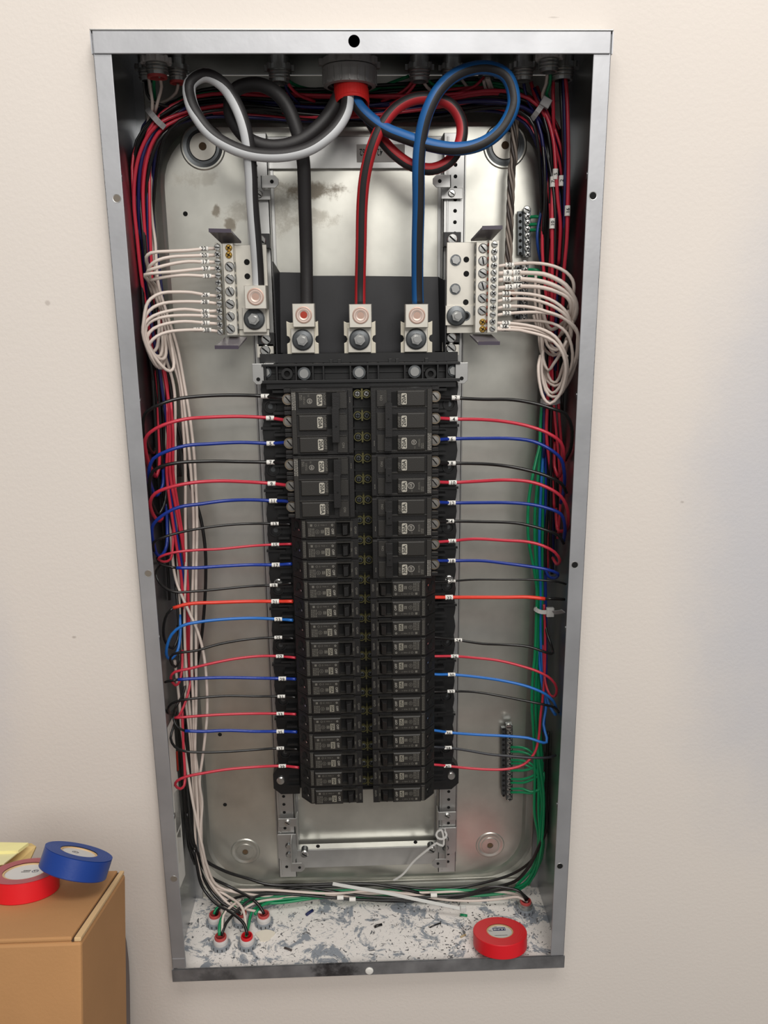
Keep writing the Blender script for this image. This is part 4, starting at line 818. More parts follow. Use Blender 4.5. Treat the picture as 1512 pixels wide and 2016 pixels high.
for i, pts in enumerate(loops):
    wire('neutral_wire', 'white wire hanging in the looped tangle beside the right neutral bar', pts, .0018, W_WHITE, 'wire', group='white loops in the right gutter', Y0=.1)
# white wires running down the left gutter
LWD = [
 [(305, 276, .118), (301, 325, .115), (296, 380, .112), (300, 436, .11), (306, 480, .108), (308, 522, .106), (313, 565, .104), (329, 619, .1), (350, 688, .098), (363, 758, .096), (374, 823, .094), (382, 893, .092), (387, 990, .09), (388, 1040), (386, 1140), (386, 1280), (386, 1400, .092), (384, 1480), (388, 1560), (392, 1640), (400, 1700, .1), (418, 1752, .11), (436, 1790, .1), (439, 1838, .06)],
 [(294, 300, .12), (290, 380, .118), (298, 470, .114), (312, 570, .108), (330, 640, .102), (345, 700, .1), (357, 758, .098), (367, 840, .096), (376, 930, .094), (381, 1010), (381, 1100), (378, 1200), (377, 1290), (381, 1400), (383, 1470), (392, 1540), (396, 1600, .094), (398, 1680), (410, 1730, .105), (445, 1775, .1), (474, 1797, .09)],
 [(288, 320, .122), (292, 450, .12), (306, 560, .112), (324, 640, .106), (340, 710, .102), (354, 758, .1), (361, 840), (365, 930), (365, 1020), (366, 1110), (363, 1200), (365, 1290), (372, 1380), (378, 1450), (384, 1540), (391, 1620), (398, 1690, .1), (424, 1748, .11), (470, 1752, .115), (530, 1752), (590, 1756), (653, 1759), (737, 1754), (816, 1762), (875, 1771), (933, 1773.5, .11), (991, 1769, .105), (1020, 1766, .1), (1038, 1776, .098)],
 [(296, 560, .11), (308, 620, .108), (322, 690, .106), (342, 760, .104), (345, 860), (345, 960), (347, 1040), (351, 1120), (355, 1200), (361, 1290), (366, 1380), (375, 1460), (380, 1540), (383, 1600), (388, 1690, .102), (405, 1740, .11), (445, 1762, .11), (478, 1790, .08), (485, 1838, .055)],
 [(300, 580, .112), (312, 660, .11), (320, 740, .108), (324, 820), (330, 900), (335, 1000), (337, 1060), (346, 1140, .1), (370, 1200, .09), (388, 1240, .085), (399, 1278, .084), (406, 1330), (408, 1400), (405, 1440), (399, 1490), (393, 1540), (398, 1580, .09), (395, 1640), (402, 1700, .1), (425, 1755, .11), (470, 1785, .1), (518, 1797, .09)],
 [(344, 1300, .1), (352, 1370, .1), (358, 1440), (367, 1500), (378, 1570, .09), (388, 1620), (398, 1665), (408, 1705, .1), (430, 1745, .11), (500, 1762, .115), (600, 1765, .12), (700, 1760), (846, 1757), (962, 1754, .12), (1020, 1762, .11), (1036, 1774, .098)],
]
mkw = {1: [(396, 1551, '8')], 2: [(386, 1568, '7')], 0: [(305, 283, '')]}
for i, pts in enumerate(LWD):
    t = wire('neutral_wire', ['white wire down the left gutter starting at a blank sleeve near the top bend', 'white wire down the left gutter with a small sleeve low down, right of its neighbours', 'long white wire down the left gutter and along the box floor to the right', 'white wire down the left gutter ending in the front right connector of the left cluster', 'white wire crossing diagonally over the others half way down the left gutter', 'white wire starting low in the left gutter and crossing the box floor'][i], pts, .00185, W_WHITE, 'wire', group='white wires down the left gutter', mark=[(1, 1, .09, '')] if False else None)
# ------------------------------------------------------------------ packed branch circuits: top bundle and both gutters
rng = random.Random(21)
def bundle(name, cx_pts, cols, spread, labelf, group, r=(.0017, .0021), seed=1, yj=.010, cut=(0, 0), Y0=None, ztail=None):
    rg = random.Random(seed); n = len(cols)
    for i, (cw, mt) in enumerate(cols):
        ph = rg.uniform(0, 6.28); off0 = (i/(n-1)-.5)*2 if n > 1 else 0; pts = []
        s0 = rg.randint(0, cut[0]); s1 = len(cx_pts)-rg.randint(0, cut[1])
        for k, q_ in enumerate(cx_pts):
            a = cx_pts[max(k-1, 0)]; b_ = cx_pts[min(k+1, len(cx_pts)-1)]; dx, dy = b_[0]-a[0], b_[1]-a[1]; L_ = math.hypot(dx, dy) or 1
            sp = q_[3] if len(q_) > 3 else spread
            o = off0*sp+math.sin(ph+k*.9)*sp*.28
            yy = q_[2]+math.cos(ph*2+k*.7)*yj*.6+(((i*7) % 5)/4-.5)*yj
            pts.append((q_[0]-dy/L_*o, q_[1]+dx/L_*o, yy))
        pts = pts[s0:s1]
        if len(pts) < 3: continue
        wire(name, labelf(cw), pts, rg.uniform(*r), mt, 'wire', group='%s %s' % (cw, group), seg=7, step=.012)
K = ('black', W_BLACK); R_ = ('red', W_RED); Bl = ('dark blue', W_DBLUE); G = ('green', W_GREEN); Wt = ('white', W_WHITE); Lb = ('light blue', W_LBLUE); B2 = ('blue', W_BLUE)
# across the top, shade side, hugging the back
bundle('circuit_wire', [(330, 940, .126), (322, 840, .125), (311, 740, .124), (298, 640, .122), (288, 550, .12), (281, 470, .118), (280, 380, .115), (286, 310, .112), (302, 262, .11), (345, 222, .11), (420, 203, .112), (520, 205, .114), (600, 214, .114), (690, 216, .114), (780, 212, .114), (870, 205, .114), (950, 195, .112), (1010, 200, .11), (1052, 222, .108), (1074, 262, .107), (1086, 320, .108), (1092, 390, .11), (1090, 470, .112)],
       [R_, K, Bl, K, K, R_, Bl, K, R_, K, Bl, K, K, Bl, K, R_, K, Bl, K, R_, K, Bl], 22, lambda c: '%s wire in the dark bundle across the top of the box' % c, 'wires across the top', seed=2, yj=.02)
bundle('circuit_wire', [(326, 900, .13), (300, 650, .128), (284, 480, .126), (282, 390, .124), (287, 315, .122), (304, 262, .12), (338, 218, .12), (400, 187, .12), (500, 185, .12), (620, 190, .12), (720, 186, .12), (820, 180, .12), (920, 170, .12), (1000, 176, .12), (1046, 205, .118), (1074, 262, .115), (1086, 330, .115)],
       [K, G, K, G, K, R_, G, K, K, G], 13, lambda c: '%s wire in the thin upper layer across the top of the box' % c, 'wires of the upper layer', seed=3, yj=.012)
# left gutter
LG = [(372, 208, .105), (325, 236, .105), (296, 270, .105), (281, 325, .108), (276, 390, .11), (280, 470, .11), (288, 550, .11), (298, 640, .112), (311, 730, .114), (320, 820, .116), (328, 910, .118), (334, 1000, .12), (342, 1090, .12), (348, 1180, .12), (354, 1280, .12)]
bundle('circuit_wire', LG, [K, R_, K, K, R_, Bl, K, R_, K, Bl, K, K, R_, K, K, K], 15, lambda c: '%s wire in the packed bundle down the left gutter' % c, 'wires down the left gutter', seed=5, cut=(0, 5), yj=.014)
bundle('circuit_wire', [(312, 700, .1), (330, 790, .1), (333, 860, .1), (331, 930, .1), (341, 1000, .1), (353, 1070, .1), (362, 1130, .102), (366, 1200, .102), (370, 1290, .104), (372, 1340, .106)], [R_, R_, B2, R_, K], 8, lambda c: '%s wire among the white ones in the middle of the left gutter' % c, 'wires in the middle of the left gutter', seed=8, yj=.008, cut=(1, 2))
wire('circuit_wire', 'black wire bowing out to the right of the left gutter bundle', [(330, 720, .11), (342, 800, .108), (360, 880, .106), (377, 960, .104), (395, 1020, .1), (404, 1080, .098), (405, 1140), (402, 1200), (396, 1260, .1), (386, 1320, .105), (372, 1390, .11), (364, 1460, .115)], .0021, W_BLACK)
wire('circuit_wire', 'bright red wire at the front of the left bend, leftmost', [(450, 206, .098), (380, 217, .094), (345, 228, .09), (318, 240, .086), (296, 260, .086), (276, 300, .088), (266, 345, .09), (264, 400, .092), (268, 470, .095), (277, 545, .1), (290, 620, .105), (303, 700, .108)], .0021, W_RED)
wire('circuit_wire', 'bright red wire at the front of the left bend, inner one', [(460, 216, .098), (400, 222, .094), (345, 238, .09), (318, 255, .088), (298, 285, .09), (287, 325, .092), (282, 370, .094), (283, 422, .096), (287, 480, .1), (294, 560, .105), (306, 640, .108)], .0020, W_RED)
wire('circuit_wire', 'black wire slanting from the top left corner over the gutter bundle', [(287, 160, .085), (290, 185, .085), (302, 200, .085), (325, 209, .09), (370, 218, .1), (420, 226, .105)], .0018, W_BLACK)
# left lower blacks, sweeping to the floor connectors
bundle('circuit_wire', [(352, 1400, .112), (357, 1460, .112), (363, 1540, .112), (370, 1610, .112), (378, 1665, .112), (389, 1700, .115)], [K, K, K, K, K], 7, lambda c: '%s wire low in the left gutter' % c, 'wires low in the left gutter', seed=9, yj=.012)
# right gutter
RG = [(1046, 175, .11), (1062, 215, .108), (1080, 262, .106), (1092, 320, .104), (1098, 390, .104), (1096, 470, .106), (1092, 550, .108), (1088, 640, .11), (1086, 730, .112), (1086, 810, .112), (1090, 900, .112), (1093, 980, .112), (1090, 1060, .112), (1088, 1130, .112)]
bundle('circuit_wire', RG, [K, R_, K, Bl, K, R_, K, Bl, K, R_, K, K, K, Bl, K], 19, lambda c: '%s wire in the packed bundle down the right gutter' % c, 'wires down the right gutter', seed=12, cut=(2, 5), yj=.016)
wire('circuit_wire', 'red wire curving from the top past the right cable tie', [(1045, 161, .10), (1057, 200, .095), (1076, 229, .092), (1089, 274, .09), (1094, 333, .088), (1098, 393, .088), (1103, 440, .09), (1100, 520, .1)], .0021, W_RED)
wire('circuit_wire', 'red wire farthest right in the right gutter, with a marker sleeve', [(1112, 145, .08), (1115, 170, .08), (1118, 244, .08), (1119, 333, .08), (1117, 415, .08), (1116, 469, .08), (1110, 539, .085), (1108, 600, .09), (1100, 680, .1)], .0021, W_RED)
wire('circuit_wire', 'red wire dropping straight from the rightmost connector', [(1089, 150, .085), (1089, 200, .085), (1090, 250, .095), (1092, 300, .11)], .002, W_RED)
wire('circuit_wire', 'black wire at the far right dropping from the rightmost connector', [(1103, 150, .085), (1106, 220, .085), (1110, 300, .09), (1112, 400, .095), (1108, 500, .1)], .002, W_BLACK)
wire('circuit_wire', 'dark blue wire beside the rightmost red wire in the right gutter', [(1109, 148, .082), (1111, 220, .083), (1113, 300, .085), (1112, 380, .085), (1110, 470, .09), (1104, 560, .1)], .0019, W_DBLUE)
wire('circuit_wire', 'long red wire in the middle of the right gutter, passing behind the white loops', [(1088, 345, .092), (1087, 400, .09), (1087, 442, .088), (1087, 539, .09), (1086, 622, .095), (1084, 700, .1), (1078, 790, .1), (1076, 860, .1), (1086, 940, .1), (1091, 1000, .1)], .0021, W_RED)
wire('circuit_wire', 'blue wire bowing left beside the upper ground bar', [(1072, 380, .115), (1066, 414, .11), (1058, 455, .105), (1058, 480, .105), (1062, 504, .11), (1068, 530, .115)], .0017, mat('mid_blue_wire', (24, 60, 130), .35))
wire('circuit_wire', 'leftmost red wire of the right gutter', [(1078, 340, .105), (1073, 400, .1), (1068, 450, .1), (1068, 500, .1), (1072, 550, .1), (1078, 610, .1), (1084, 660, .105)], .0019, W_RED)
for px, py, Y, s_, wl in ((1117, 415, .079, '16', 'white sleeve on the red wire farthest right in the right gutter'), (1087, 440, .087, '10', 'white sleeve lowest on the red wires left of the far right one'), (1093, 343, .088, '5', 'topmost white sleeve in the right gutter'), (1105, 356, .088, '2', 'white sleeve on a black wire near the top of the right gutter'), (1088, 358, .09, '7', 'leftmost of the three upper sleeves in the right gutter')):
    p = at(px, py, Y); m = MB(); m.cyl((p.x, p.y, p.z-.0055), (p.x, p.y, p.z+.0055), .0031, 12); o = m.build('wire_marker', WLAB, None); tag(o, wl, 'wire marker', 'marker sleeves in the right gutter')
    k = MB(); k.text(s_, (p.x, p.y-.0034, p.z), .0055, math.pi/2, 0); k.build('number', INK, o)
# green wires of the right gutter
z4 = lambda x, y: (960+x/7.2, 900+y/7.2)
GR = [
 [(1067, 800, .105), (1064, 840, .105), (1062, 880, .1), (1057, 900, .095), (1049, 935, .09), (1041, 983, .088), (1039, 1039, .088), (1042, 1074, .09), (1050, 1115, .094), (1057, 1164, .098), (1056, 1210, .098), (1053, 1290, .096), (1049, 1330, .095), (1047, 1390, .095), (1050, 1440, .1), (1053, 1520, .105), (1052, 1600, .105), (1060, 1655, .11), (1050, 1706, .115), (1016, 1744, .12)],
 [(1070, 800, .11), (1064, 880, .105), (1058, 950, .1), (1053, 1010), (1053, 1070), (1056, 1130), (1058, 1200), (1057, 1300), (1054, 1380), (1057, 1450), (1060, 1530, .105), (1060, 1600), (1063, 1650), (1056, 1700, .11), (1034, 1738, .115), (1006, 1752, .12)],
 [(1072, 820, .11), (1066, 880), (1063, 940, .105), (1060, 1010), (1058, 1080), (1060, 1164), (1062, 1220), (1060, 1300), (1062, 1380), (1064, 1450), (1067, 1530), (1066, 1600), (1062, 1660), (1056, 1710, .115), (1040, 1742, .118)],
 [(1071, 900, .11), (1069, 960, .105), (1068, 1040), (1067, 1110), (1067, 1164), (1067, 1230), (1064, 1300), (1058, 1360), (1056, 1420), (1062, 1500, .1), (1070, 1560), (1070, 1610), (1064, 1680), (1050, 1725, .115), (1024, 1750, .12), (960, 1762, .12), (846, 1762, .125), (737, 1766), (626, 1763), (556, 1768, .12), (514, 1784, .1), (502, 1800, .085)],
 [(1066, 1250, .11), (1062, 1330, .105), (1060, 1400), (1063, 1480), (1066, 1560), (1070, 1620), (1062, 1700, .115), (1020, 1748, .125), (900, 1760, .128), (750, 1762, .128), (620, 1768), (550, 1775, .12), (500, 1790, .1), (489, 1825, .07), (485, 1842, .052)],
]
for i, pts in enumerate(GR):
    wire('ground_wire', ['green wire bowing farthest left in the right gutter', 'green wire second from the left in the right gutter', 'middle green wire running down the right gutter', 'long green wire down the right gutter and back along the box floor', 'green wire from the lower right gutter to the front left floor connectors'][i], pts, .002, W_GREEN, 'wire', group='green wires down the right gutter', Y0=.1)
wire('circuit_wire', 'light blue wire between the green ones in the right gutter', [(1071, 862, .105), (1069, 900, .103), (1067, 928, .1), (1063, 1011, .098), (1062, 1080, .1), (1064, 1160, .104), (1064, 1230, .104), (1066, 1290, .1), (1071, 1340, .095), (1079, 1382, .085), (1093, 1407, .075), (1104, 1405, .08)], .0019, W_LBLUE)
wire('circuit_wire', 'dark blue wire right of the green ones in the right gutter', [(1073, 860, .108), (1074, 950, .106), (1074, 1060, .106), (1074, 1160, .106), (1075, 1260, .106), (1074, 1380, .1), (1070, 1440, .1)], .0019, W_BLUE)
wire('circuit_wire', 'thick black wire down the right gutter curving onto the box floor', [(1082, 1440, .11), (1083, 1500, .11), (1083, 1571, .105), (1075, 1633, .1), (1060, 1669, .1), (1040, 1708, .105), (1014, 1735, .11), (960, 1750, .118), (900, 1765, .12), (860, 1766, .12), (805, 1753, .12), (735, 1741, .12), (667, 1740, .12), (598, 1742, .12), (528, 1741, .12), (487, 1729, .12), (445, 1716, .115), (403, 1693, .108), (378, 1662, .105), (368, 1600, .108)], .0023, W_BLACK)
wire('circuit_wire', 'black wire from the right gutter along the back of the box floor', [(1086, 1480, .12), (1083, 1560, .115), (1072, 1640, .11), (1050, 1690, .112), (1014, 1718, .118), (960, 1736, .122), (900, 1748, .124), (840, 1750, .124), (760, 1742, .124), (680, 1744, .124), (590, 1748, .122), (520, 1758, .12), (476, 1764, .115), (447, 1776, .1), (430, 1790, .096), (425, 1802, .093)], .002, W_BLACK)
# ground bar pigtails
for i, (y, x2, y2, y3) in enumerate(((1471, 1046, 1480, 1530), (1480, 1050, 1490, 1550), (1497, 1048, 1505, 1570), (1503, 1056, 1520, 1590), (1517, 1052, 1510, 1470), (1534, 1054, 1524, 1480), (1541, 1056, 1530, 1500), (1553, 1046, 1559, 1540), (1560, 1050, 1561, 1520))):
    wire('ground_wire', 'green pigtail, %s from the top on the lower right ground bar' % ordn[i], [(1005, y, .124), (1013, y, .118), (1030, y+(1 if i < 4 else 0), .11), (x2, y2, .106), (1060+i*1.2, (y2+y3)/2, .105), (1062+i, y3, .108)], .0018, W_GREEN, 'wire', group='green pigtails on the lower right ground bar')
for i, y in enumerate((428, 442, 452)): wire('ground_wire', 'short green wire, %s on the upper right ground bar' % ['topmost', 'second', 'third'][i], [(1038, y, .128), (1048, y-1+i, .122), (1062, y-1+i, .118), (1072, y+8, .122)], .0019, W_GREEN, 'wire', group='green wires on the upper ground bar')
for i, y in enumerate((532, 543)): wire('ground_wire', 'short green wire, %s on the middle ground bar behind the white wires' % ['upper', 'lower'][i], [(1034, y, .128), (1044, y-1, .122), (1058, y, .118), (1070, y+8, .122)], .0019, W_GREEN, 'wire', group='green wires on the middle ground bar')
# twisted grey strands left of the ground bars
for i in range(5):
    pts = []
    for k in range(30):
        y = 205+k*12.6; c = 1012-(y-205)*.036+(3 if y < 320 else 0); ph = k*.62+i*1.2566
        pts.append((c+5.2*math.sin(ph), y, .112-.0035*math.cos(ph)))
    wire('twisted_wire', 'grey and black twisted wire hanging left of the ground bars', pts, .0017, W_GREY if i % 2 == 0 else mat('umber_strand', (70, 62, 58), .4), 'wire', group='twisted pair strands left of the ground bars', seg=6)
# floor level wires into the left cluster
FB = [
 ('black', [(384, 1677, .11), (412, 1724, .112), (453, 1746, .115), (498, 1771, .1), (514, 1788, .092), (520, 1800, .088)], .0021),
 ('black', [(384, 1680, .105), (395, 1715, .108), (414, 1752, .105), (439, 1779, .095), (460, 1790, .09), (474, 1799, .088)], .0021),
 ('black', [(382, 1672, .1), (387, 1700, .1), (398, 1745, .098), (424, 1778, .085), (459, 1799, .07), (481, 1820, .058), (487, 1841, .048)], .0021),
 ('black', [(850, 1768, .118), (780, 1772, .118), (690, 1770, .118), (560, 1760, .112), (514, 1762, .105), (492, 1772, .095), (466, 1794, .08), (445, 1818, .062), (436, 1842, .048)], .002),
 ('white', [(700, 1765, .12), (560, 1768, .118), (500, 1778, .1), (478, 1792, .09), (474, 1800, .088)], .0018),
 ('green', [(640, 1764, .12), (540, 1772, .115), (462, 1785, .1), (440, 1800, .075), (432, 1822, .058), (432, 1842, .048)], .0021),
 ('green', [(620, 1768, .12), (540, 1778, .112), (470, 1775, .11), (440, 1780, .1), (425, 1790, .096), (421, 1800, .092)], .0019),
 ('white', [(476, 1770, .11), (455, 1785, .085), (440, 1802, .068), (437, 1842, .05)], .0018),
 ('green', [(700, 1752, .122), (600, 1758, .12), (520, 1768, .115), (480, 1772, .11)], .002),
 ('black', [(520, 1742, .125), (620, 1750, .12), (700, 1762, .115), (780, 1768, .113), (863, 1764, .112), (918, 1760, .11), (965, 1746, .108), (1000, 1748, .105), (1025, 1756, .1), (1036, 1773, .097)], .002),
 ('green', [(1000, 1742, .12), (947, 1752, .12), (846, 1751, .124), (720, 1756, .124), (560, 1776, .118)], .002),
 ('black', [(590, 1760, .12), (680, 1768, .12), (760, 1774, .118), (880, 1770, .116), (960, 1756, .112), (1016, 1752, .106), (1040, 1770, .1)], .0019),
]
for i, (cw, pts, r) in enumerate(FB):
    lbs = ['black wire entering the back right connector of the floor cluster', 'black wire entering the back middle connector of the floor cluster', 'black wire sweeping over the cluster into its front right connector', 'black wire from the floor bundle arcing into the front left connector', 'white wire entering the back middle connector from the right', 'green wire dropping into the front left connector', 'green wire entering the back left connector', 'short white wire dropping into the front left connector', 'green wire in the floor bundle left of centre', 'black wire snaking over the floor bundle to the right connector', 'green wire at the back of the floor bundle right of centre', 'black wire at the front of the floor bundle into the right connector']
    wire('circuit_wire', lbs[i], pts, r, {'black': W_BLACK, 'white': W_WHITE, 'green': W_GREEN}[cw], group='wires along the floor of the box')
for px, py, s_ in ((670, 1767, '8'), (694, 1770, ''), (854, 1762, '')):
    p = at(px, py, .112); m = MB(); m.cyl((p.x-.0045, p.y, p.z), (p.x+.0045, p.y, p.z), .0032, 12); o = m.build('wire_marker', WLAB, None); tag(o, 'white sleeve on the floor bundle, %s of three' % {670: 'leftmost', 694: 'middle', 854: 'rightmost'}[px], 'wire marker', 'marker sleeves on the floor bundle')
# wires dropping from the top connectors
TD = [
 ('white', [(292, 150, .07), (296, 175, .075), (300, 200, .08), (299, 225, .09)]), ('white', [(314, 150, .07), (318, 170, .075), (312, 195, .08), (305, 222, .09)]),
 ('green', [(303, 145, .07), (303, 170, .08), (306, 200, .1)]), ('white', [(351, 165, .09), (347, 182, .095), (330, 197, .1), (310, 205, .105), (296, 222, .108), (290, 245, .11)]),
 ('white', [(541, 155, .09), (536, 165, .1), (532, 178, .11)]), ('white', [(552, 155, .085), (549, 167, .095), (544, 174, .1)]),
 ('dark blue', [(557, 150, .085), (562, 168, .09), (570, 185, .1), (590, 205, .11)]), ('red', [(560, 150, .085), (572, 172, .09), (590, 188, .1), (620, 200, .11)]),
 ('green', [(565, 158, .1), (590, 171, .115), (620, 177, .12), (660, 180, .12)]), ('red', [(820, 148, .09), (805, 170, .095), (785, 185, .1), (750, 200, .105)]),
 ('red', [(826, 150, .088), (812, 172, .09), (795, 190, .095), (760, 210, .105)]), ('green', [(805, 150, .1), (770, 163, .11), (735, 177, .115), (700, 185, .118)]),
 ('white', [(829, 150, .088), (836, 165, .09), (848, 178, .1), (870, 186, .11)]), ('green', [(836, 150, .09), (850, 165, .1), (880, 172, .11), (920, 175, .12)]),
 ('red', [(953, 152, .1), (935, 170, .1), (905, 182, .102), (875, 195, .105), (845, 205, .108)]), ('red', [(690, 186, .105), (730, 190, .1), (775, 192, .1), (830, 196, .105), (880, 198, .11), (950, 192, .115)]),
 ('white', [(957, 154, .095), (962, 168, .1), (966, 181, .11)]), ('white', [(961, 154, .095), (967, 168, .1), (971, 181, .11)]), ('white', [(952, 158, .095), (955, 172, .1), (961, 182, .11)]),
 ('white', [(1078, 140, .075), (1075, 165, .08), (1068, 185, .085), (1069, 200, .09)]), ('green', [(1083, 140, .075), (1083, 165, .08), (1076, 185, .085), (1085, 200, .1)]),
 ('black', [(1020, 155, .09), (1005, 170, .1), (985, 185, .11)]), ('dark blue', [(1030, 155, .09), (1036, 190, .09), (1055, 230, .1), (1070, 280, .105)]), ('white', [(905, 152, .11), (915, 165, .11), (925, 178, .115)]),
]
cmap = {'white': W_WHITE, 'green': W_GREEN, 'red': W_RED, 'black': W_BLACK, 'dark blue': W_DBLUE}
def conn_of(px): return min(((310, 'the left pair of connectors'), (349, 'the small connector beside the white-striped loop'), (550, 'the connector left of the big bushing'), (825, 'the connector right of the big bushing'), (955, 'the connector inside the blue-striped loop'), (1025, 'the connector right of the blue-striped loop'), (1080, 'the tall connector near the right corner')), key=lambda q_: abs(q_[0]-px))[1]
seen = {}
for cw, pts in TD:
    l = '%s wire dropping from %s' % (cw, conn_of(pts[0][0])); seen[l] = seen.get(l, 0)+1
    wire('circuit_wire', l, pts, .0017, cmap[cw], group=l.replace(' wire ', ' wires ', 1))
# ------------------------------------------------------------------ the four service cables
def cable(label, pts, stripe_mat, ang, r=.0092, hw=52):
    P = wpath(pts, .05, r, .006); P = spline(P[::3]+[P[-1]], .004)
    n = len(P); m = MB()
    def st(t):
        k = t*(len(ang)-1); i = min(int(k), len(ang)-2); return ang[i]+(ang[i+1]-ang[i])*(k-i), hw
    t = thing('service_cable', label, 'power cable', P[-1])
    m.tube(P, r, 28, 0, stripe=st if stripe_mat else None)
    m.build('jacket', [stripe_mat or C_BLACK, C_BLACK], t, fix=False)
    return t
cable('thick black power cable looping down to the left line lug', [(672, 178, .062), (660, 205, .055), (645, 228, .05), (618, 258, .046), (581, 281, .044), (535, 289, .044), (492, 276, .048), (462, 243, .054), (452, 205, .06), (463, 178, .06), (492, 166, .056), (530, 173, .05), (563, 205, .046), (583, 252, .046), (596, 308, .05), (600, 397, .062), (603, 500, .076), (604, 590, .08), (604, 606, .08)], None, [0], r=.0072)
cable('white-striped black power cable looping down to the neutral lug', [(685, 180, .05), (684, 208, .042), (663, 250, .034), (610, 292, .028), (546, 306, .026), (478, 298, .028), (417, 265, .03), (381, 215, .034), (372, 178, .038), (380, 155, .04), (403, 148, .038), (435, 163, .034), (465, 205, .03), (485, 262, .03), (493, 326, .036), (497, 400, .048), (504, 480, .06), (508, 540, .07), (509, 566, .072)], C_WHITE, [45, 45, 45, 45, 48, 42, 0, -55, -62, -60, -52, -50, -50], r=.0067, hw=42)
cable('red-striped black power cable looping down to the middle line lug', [(704, 182, .075), (716, 215, .068), (735, 250, .062), (770, 296, .056), (812, 326, .05), (851, 333, .046), (885, 317, .044), (907, 278, .046), (908, 240, .05), (888, 207, .052), (848, 193, .05), (800, 200, .046), (762, 232, .042), (735, 283, .042), (719, 344, .048), (713, 400, .056), (711, 480, .066), (709, 570, .078), (709, 600, .078)], C_RED, [50, 50, 45, 35, 35, 30, 10, 0, 0, 0], r=.0062, hw=36)
cable('blue-striped black power cable looping down to the right line lug', [(694, 180, .06), (700, 200, .052), (723, 228, .046), (762, 256, .04), (803, 272, .034), (848, 286, .03), (894, 293, .028), (944, 285, .026), (984, 258, .026), (1007, 219, .026), (1012, 183, .026), (998, 151, .028), (966, 134, .03), (930, 135, .03), (893, 150, .028), (862, 180, .024), (841, 222, .024), (828, 275, .028), (824, 330, .034), (824, 400, .046), (822, 490, .062), (822, 570, .076), (823, 597, .078)], C_BLUE, [50, 50, 50, 35, 5, -15, -22, -28, -30, -25, -18, -18, -18], r=.0067, hw=34)
# ------------------------------------------------------------------ conduit fittings in the top
def fitting(px, py, Y, r, h, label, mts, cut=8, name='conduit_connector'):
    p = at(px, py, Y); ztop = H-T
    t = thing(name, label, 'conduit connector', (p.x, Y, ztop))
    m = MB(); zc = p.z
    m.lathe((p.x, Y, ztop), (0, 0, -1), [(r*.86, 0), (r*.86, ztop-zc+h*.2), (r*.8, ztop-zc+h*.5), (r*.62, ztop-zc+h*.5), (r*.62, 0)], 28, smooth=False, mi=0)
    for k in range(3): m.lathe((p.x, Y, zc-h*(.0+.14*k)), (0, 0, -1), [(r*.86, 0), (r*.92, h*.04), (r*.86, h*.08)], 28)
    m.build('threaded_throat', mts[0], t)
    m = MB(); zl = zc+h*.25
    m.lathe((p.x, Y, zl), (0, 0, -1), [(r*.86, 0), (r*1.1, 0), (r*1.1, h*.22), (r*.86, h*.22)], 28)
    for k in range(cut):
        a = 2*math.pi*k/cut; m.box((p.x+r*1.16*math.cos(a), Y+r*1.16*math.sin(a), zl-h*.11), (r*.22, r*.28, h*.26), 0, Matrix.Rotation(a, 3, 'Z'))
    m.build('locknut', mts[1], t)
    if len(mts) > 2: m = MB(); m.lathe((p.x, Y, zc-h*.5), (0, 0, -1), [(r*.82, 0), (r*.82, h*.12), (r*.6, h*.12), (r*.6, -h*.2)], 24); m.build('bushing', mts[2], t)
fitting(550, 141, .078, .0125, .022, 'zinc conduit connector left of the big bushing in the top', [CONNZ, CONNZ])
fitting(826, 139, .078, .0122, .022, 'zinc conduit connector right of the big bushing in the top', [CONNZ, CONNZ])
fitting(890, 140, .085, .0118, .020, 'zinc conduit connector partly hidden by the left of the blue-striped loop', [CONNZ, CONNZ])
fitting(1030, 138, .078, .0122, .022, 'zinc conduit connector just right of the blue-striped loop', [CONNZ, CONNZ])
fitting(1108, 137, .078, .0135, .022, 'rightmost zinc conduit connector in the top', [CONNZ, CONNZ])
fitting(957, 143, .112, .010, .018, 'small zinc connector seen through the blue-striped loop', [CONNZ, CONNZ])
fitting(349, 140, .085, .0105, .020, 'small dark connector left of the white-striped loop', [CONNZ, CONNZ, BUSHR], 10)
fitting(308, 126, .062, .0125, .022, 'front connector of the pair at the top left corner', [CONNZ, CONNW, BUSHR], 10)
fitting(290, 140, .085, .0105, .020, 'rear connector of the pair at the top left corner', [CONNZ, CONNZ], 10)
fitting(1081, 118, .060, .0115, .024, 'tall narrow connector near the top right corner', [CONNZ, CONNW], 10)
# big bushing with red tape
p = at(688, 138, .065); t = thing('conduit_bushing', 'large grey plastic bushing in the top where the power cables enter', 'conduit connector', (p.x, .065, H-T)); BR = .0285
m = MB(); m.lathe((p.x, .065, H-T), (0, 0, -1), [(.024, 0), (.024, H-T-p.z+.014), (.0195, H-T-p.z+.014), (.0195, 0)], 36); m.build('sleeve', CONNZ, t)
m = MB(); zt_ = at(688, 122, .04).z; zl_ = at(688, 158, .04).z
m.lathe((p.x, .065, zt_), (0, 0, -1), [(.024, 0), (BR, 0), (BR, .3*(zt_-zl_)), (BR*.97, zt_-zl_), (.0235, zt_-zl_+.001)], 40)
for k in range(20): a = 2*math.pi*k/20; m.box((p.x+BR*math.cos(a), .065+BR*math.sin(a), (zt_+zl_)/2-.001), (.0012, .0015, (zt_-zl_)*.8), 0, Matrix.Rotation(a, 3, 'Z'))
m.build('ribbed_ring', CONN, t)
m = MB(); m.lathe((p.x, .065, zt_+.008), (0, 0, -1), [(.024, 0), (BR*1.03, 0), (BR*1.03, .007), (.024, .007)], 40)
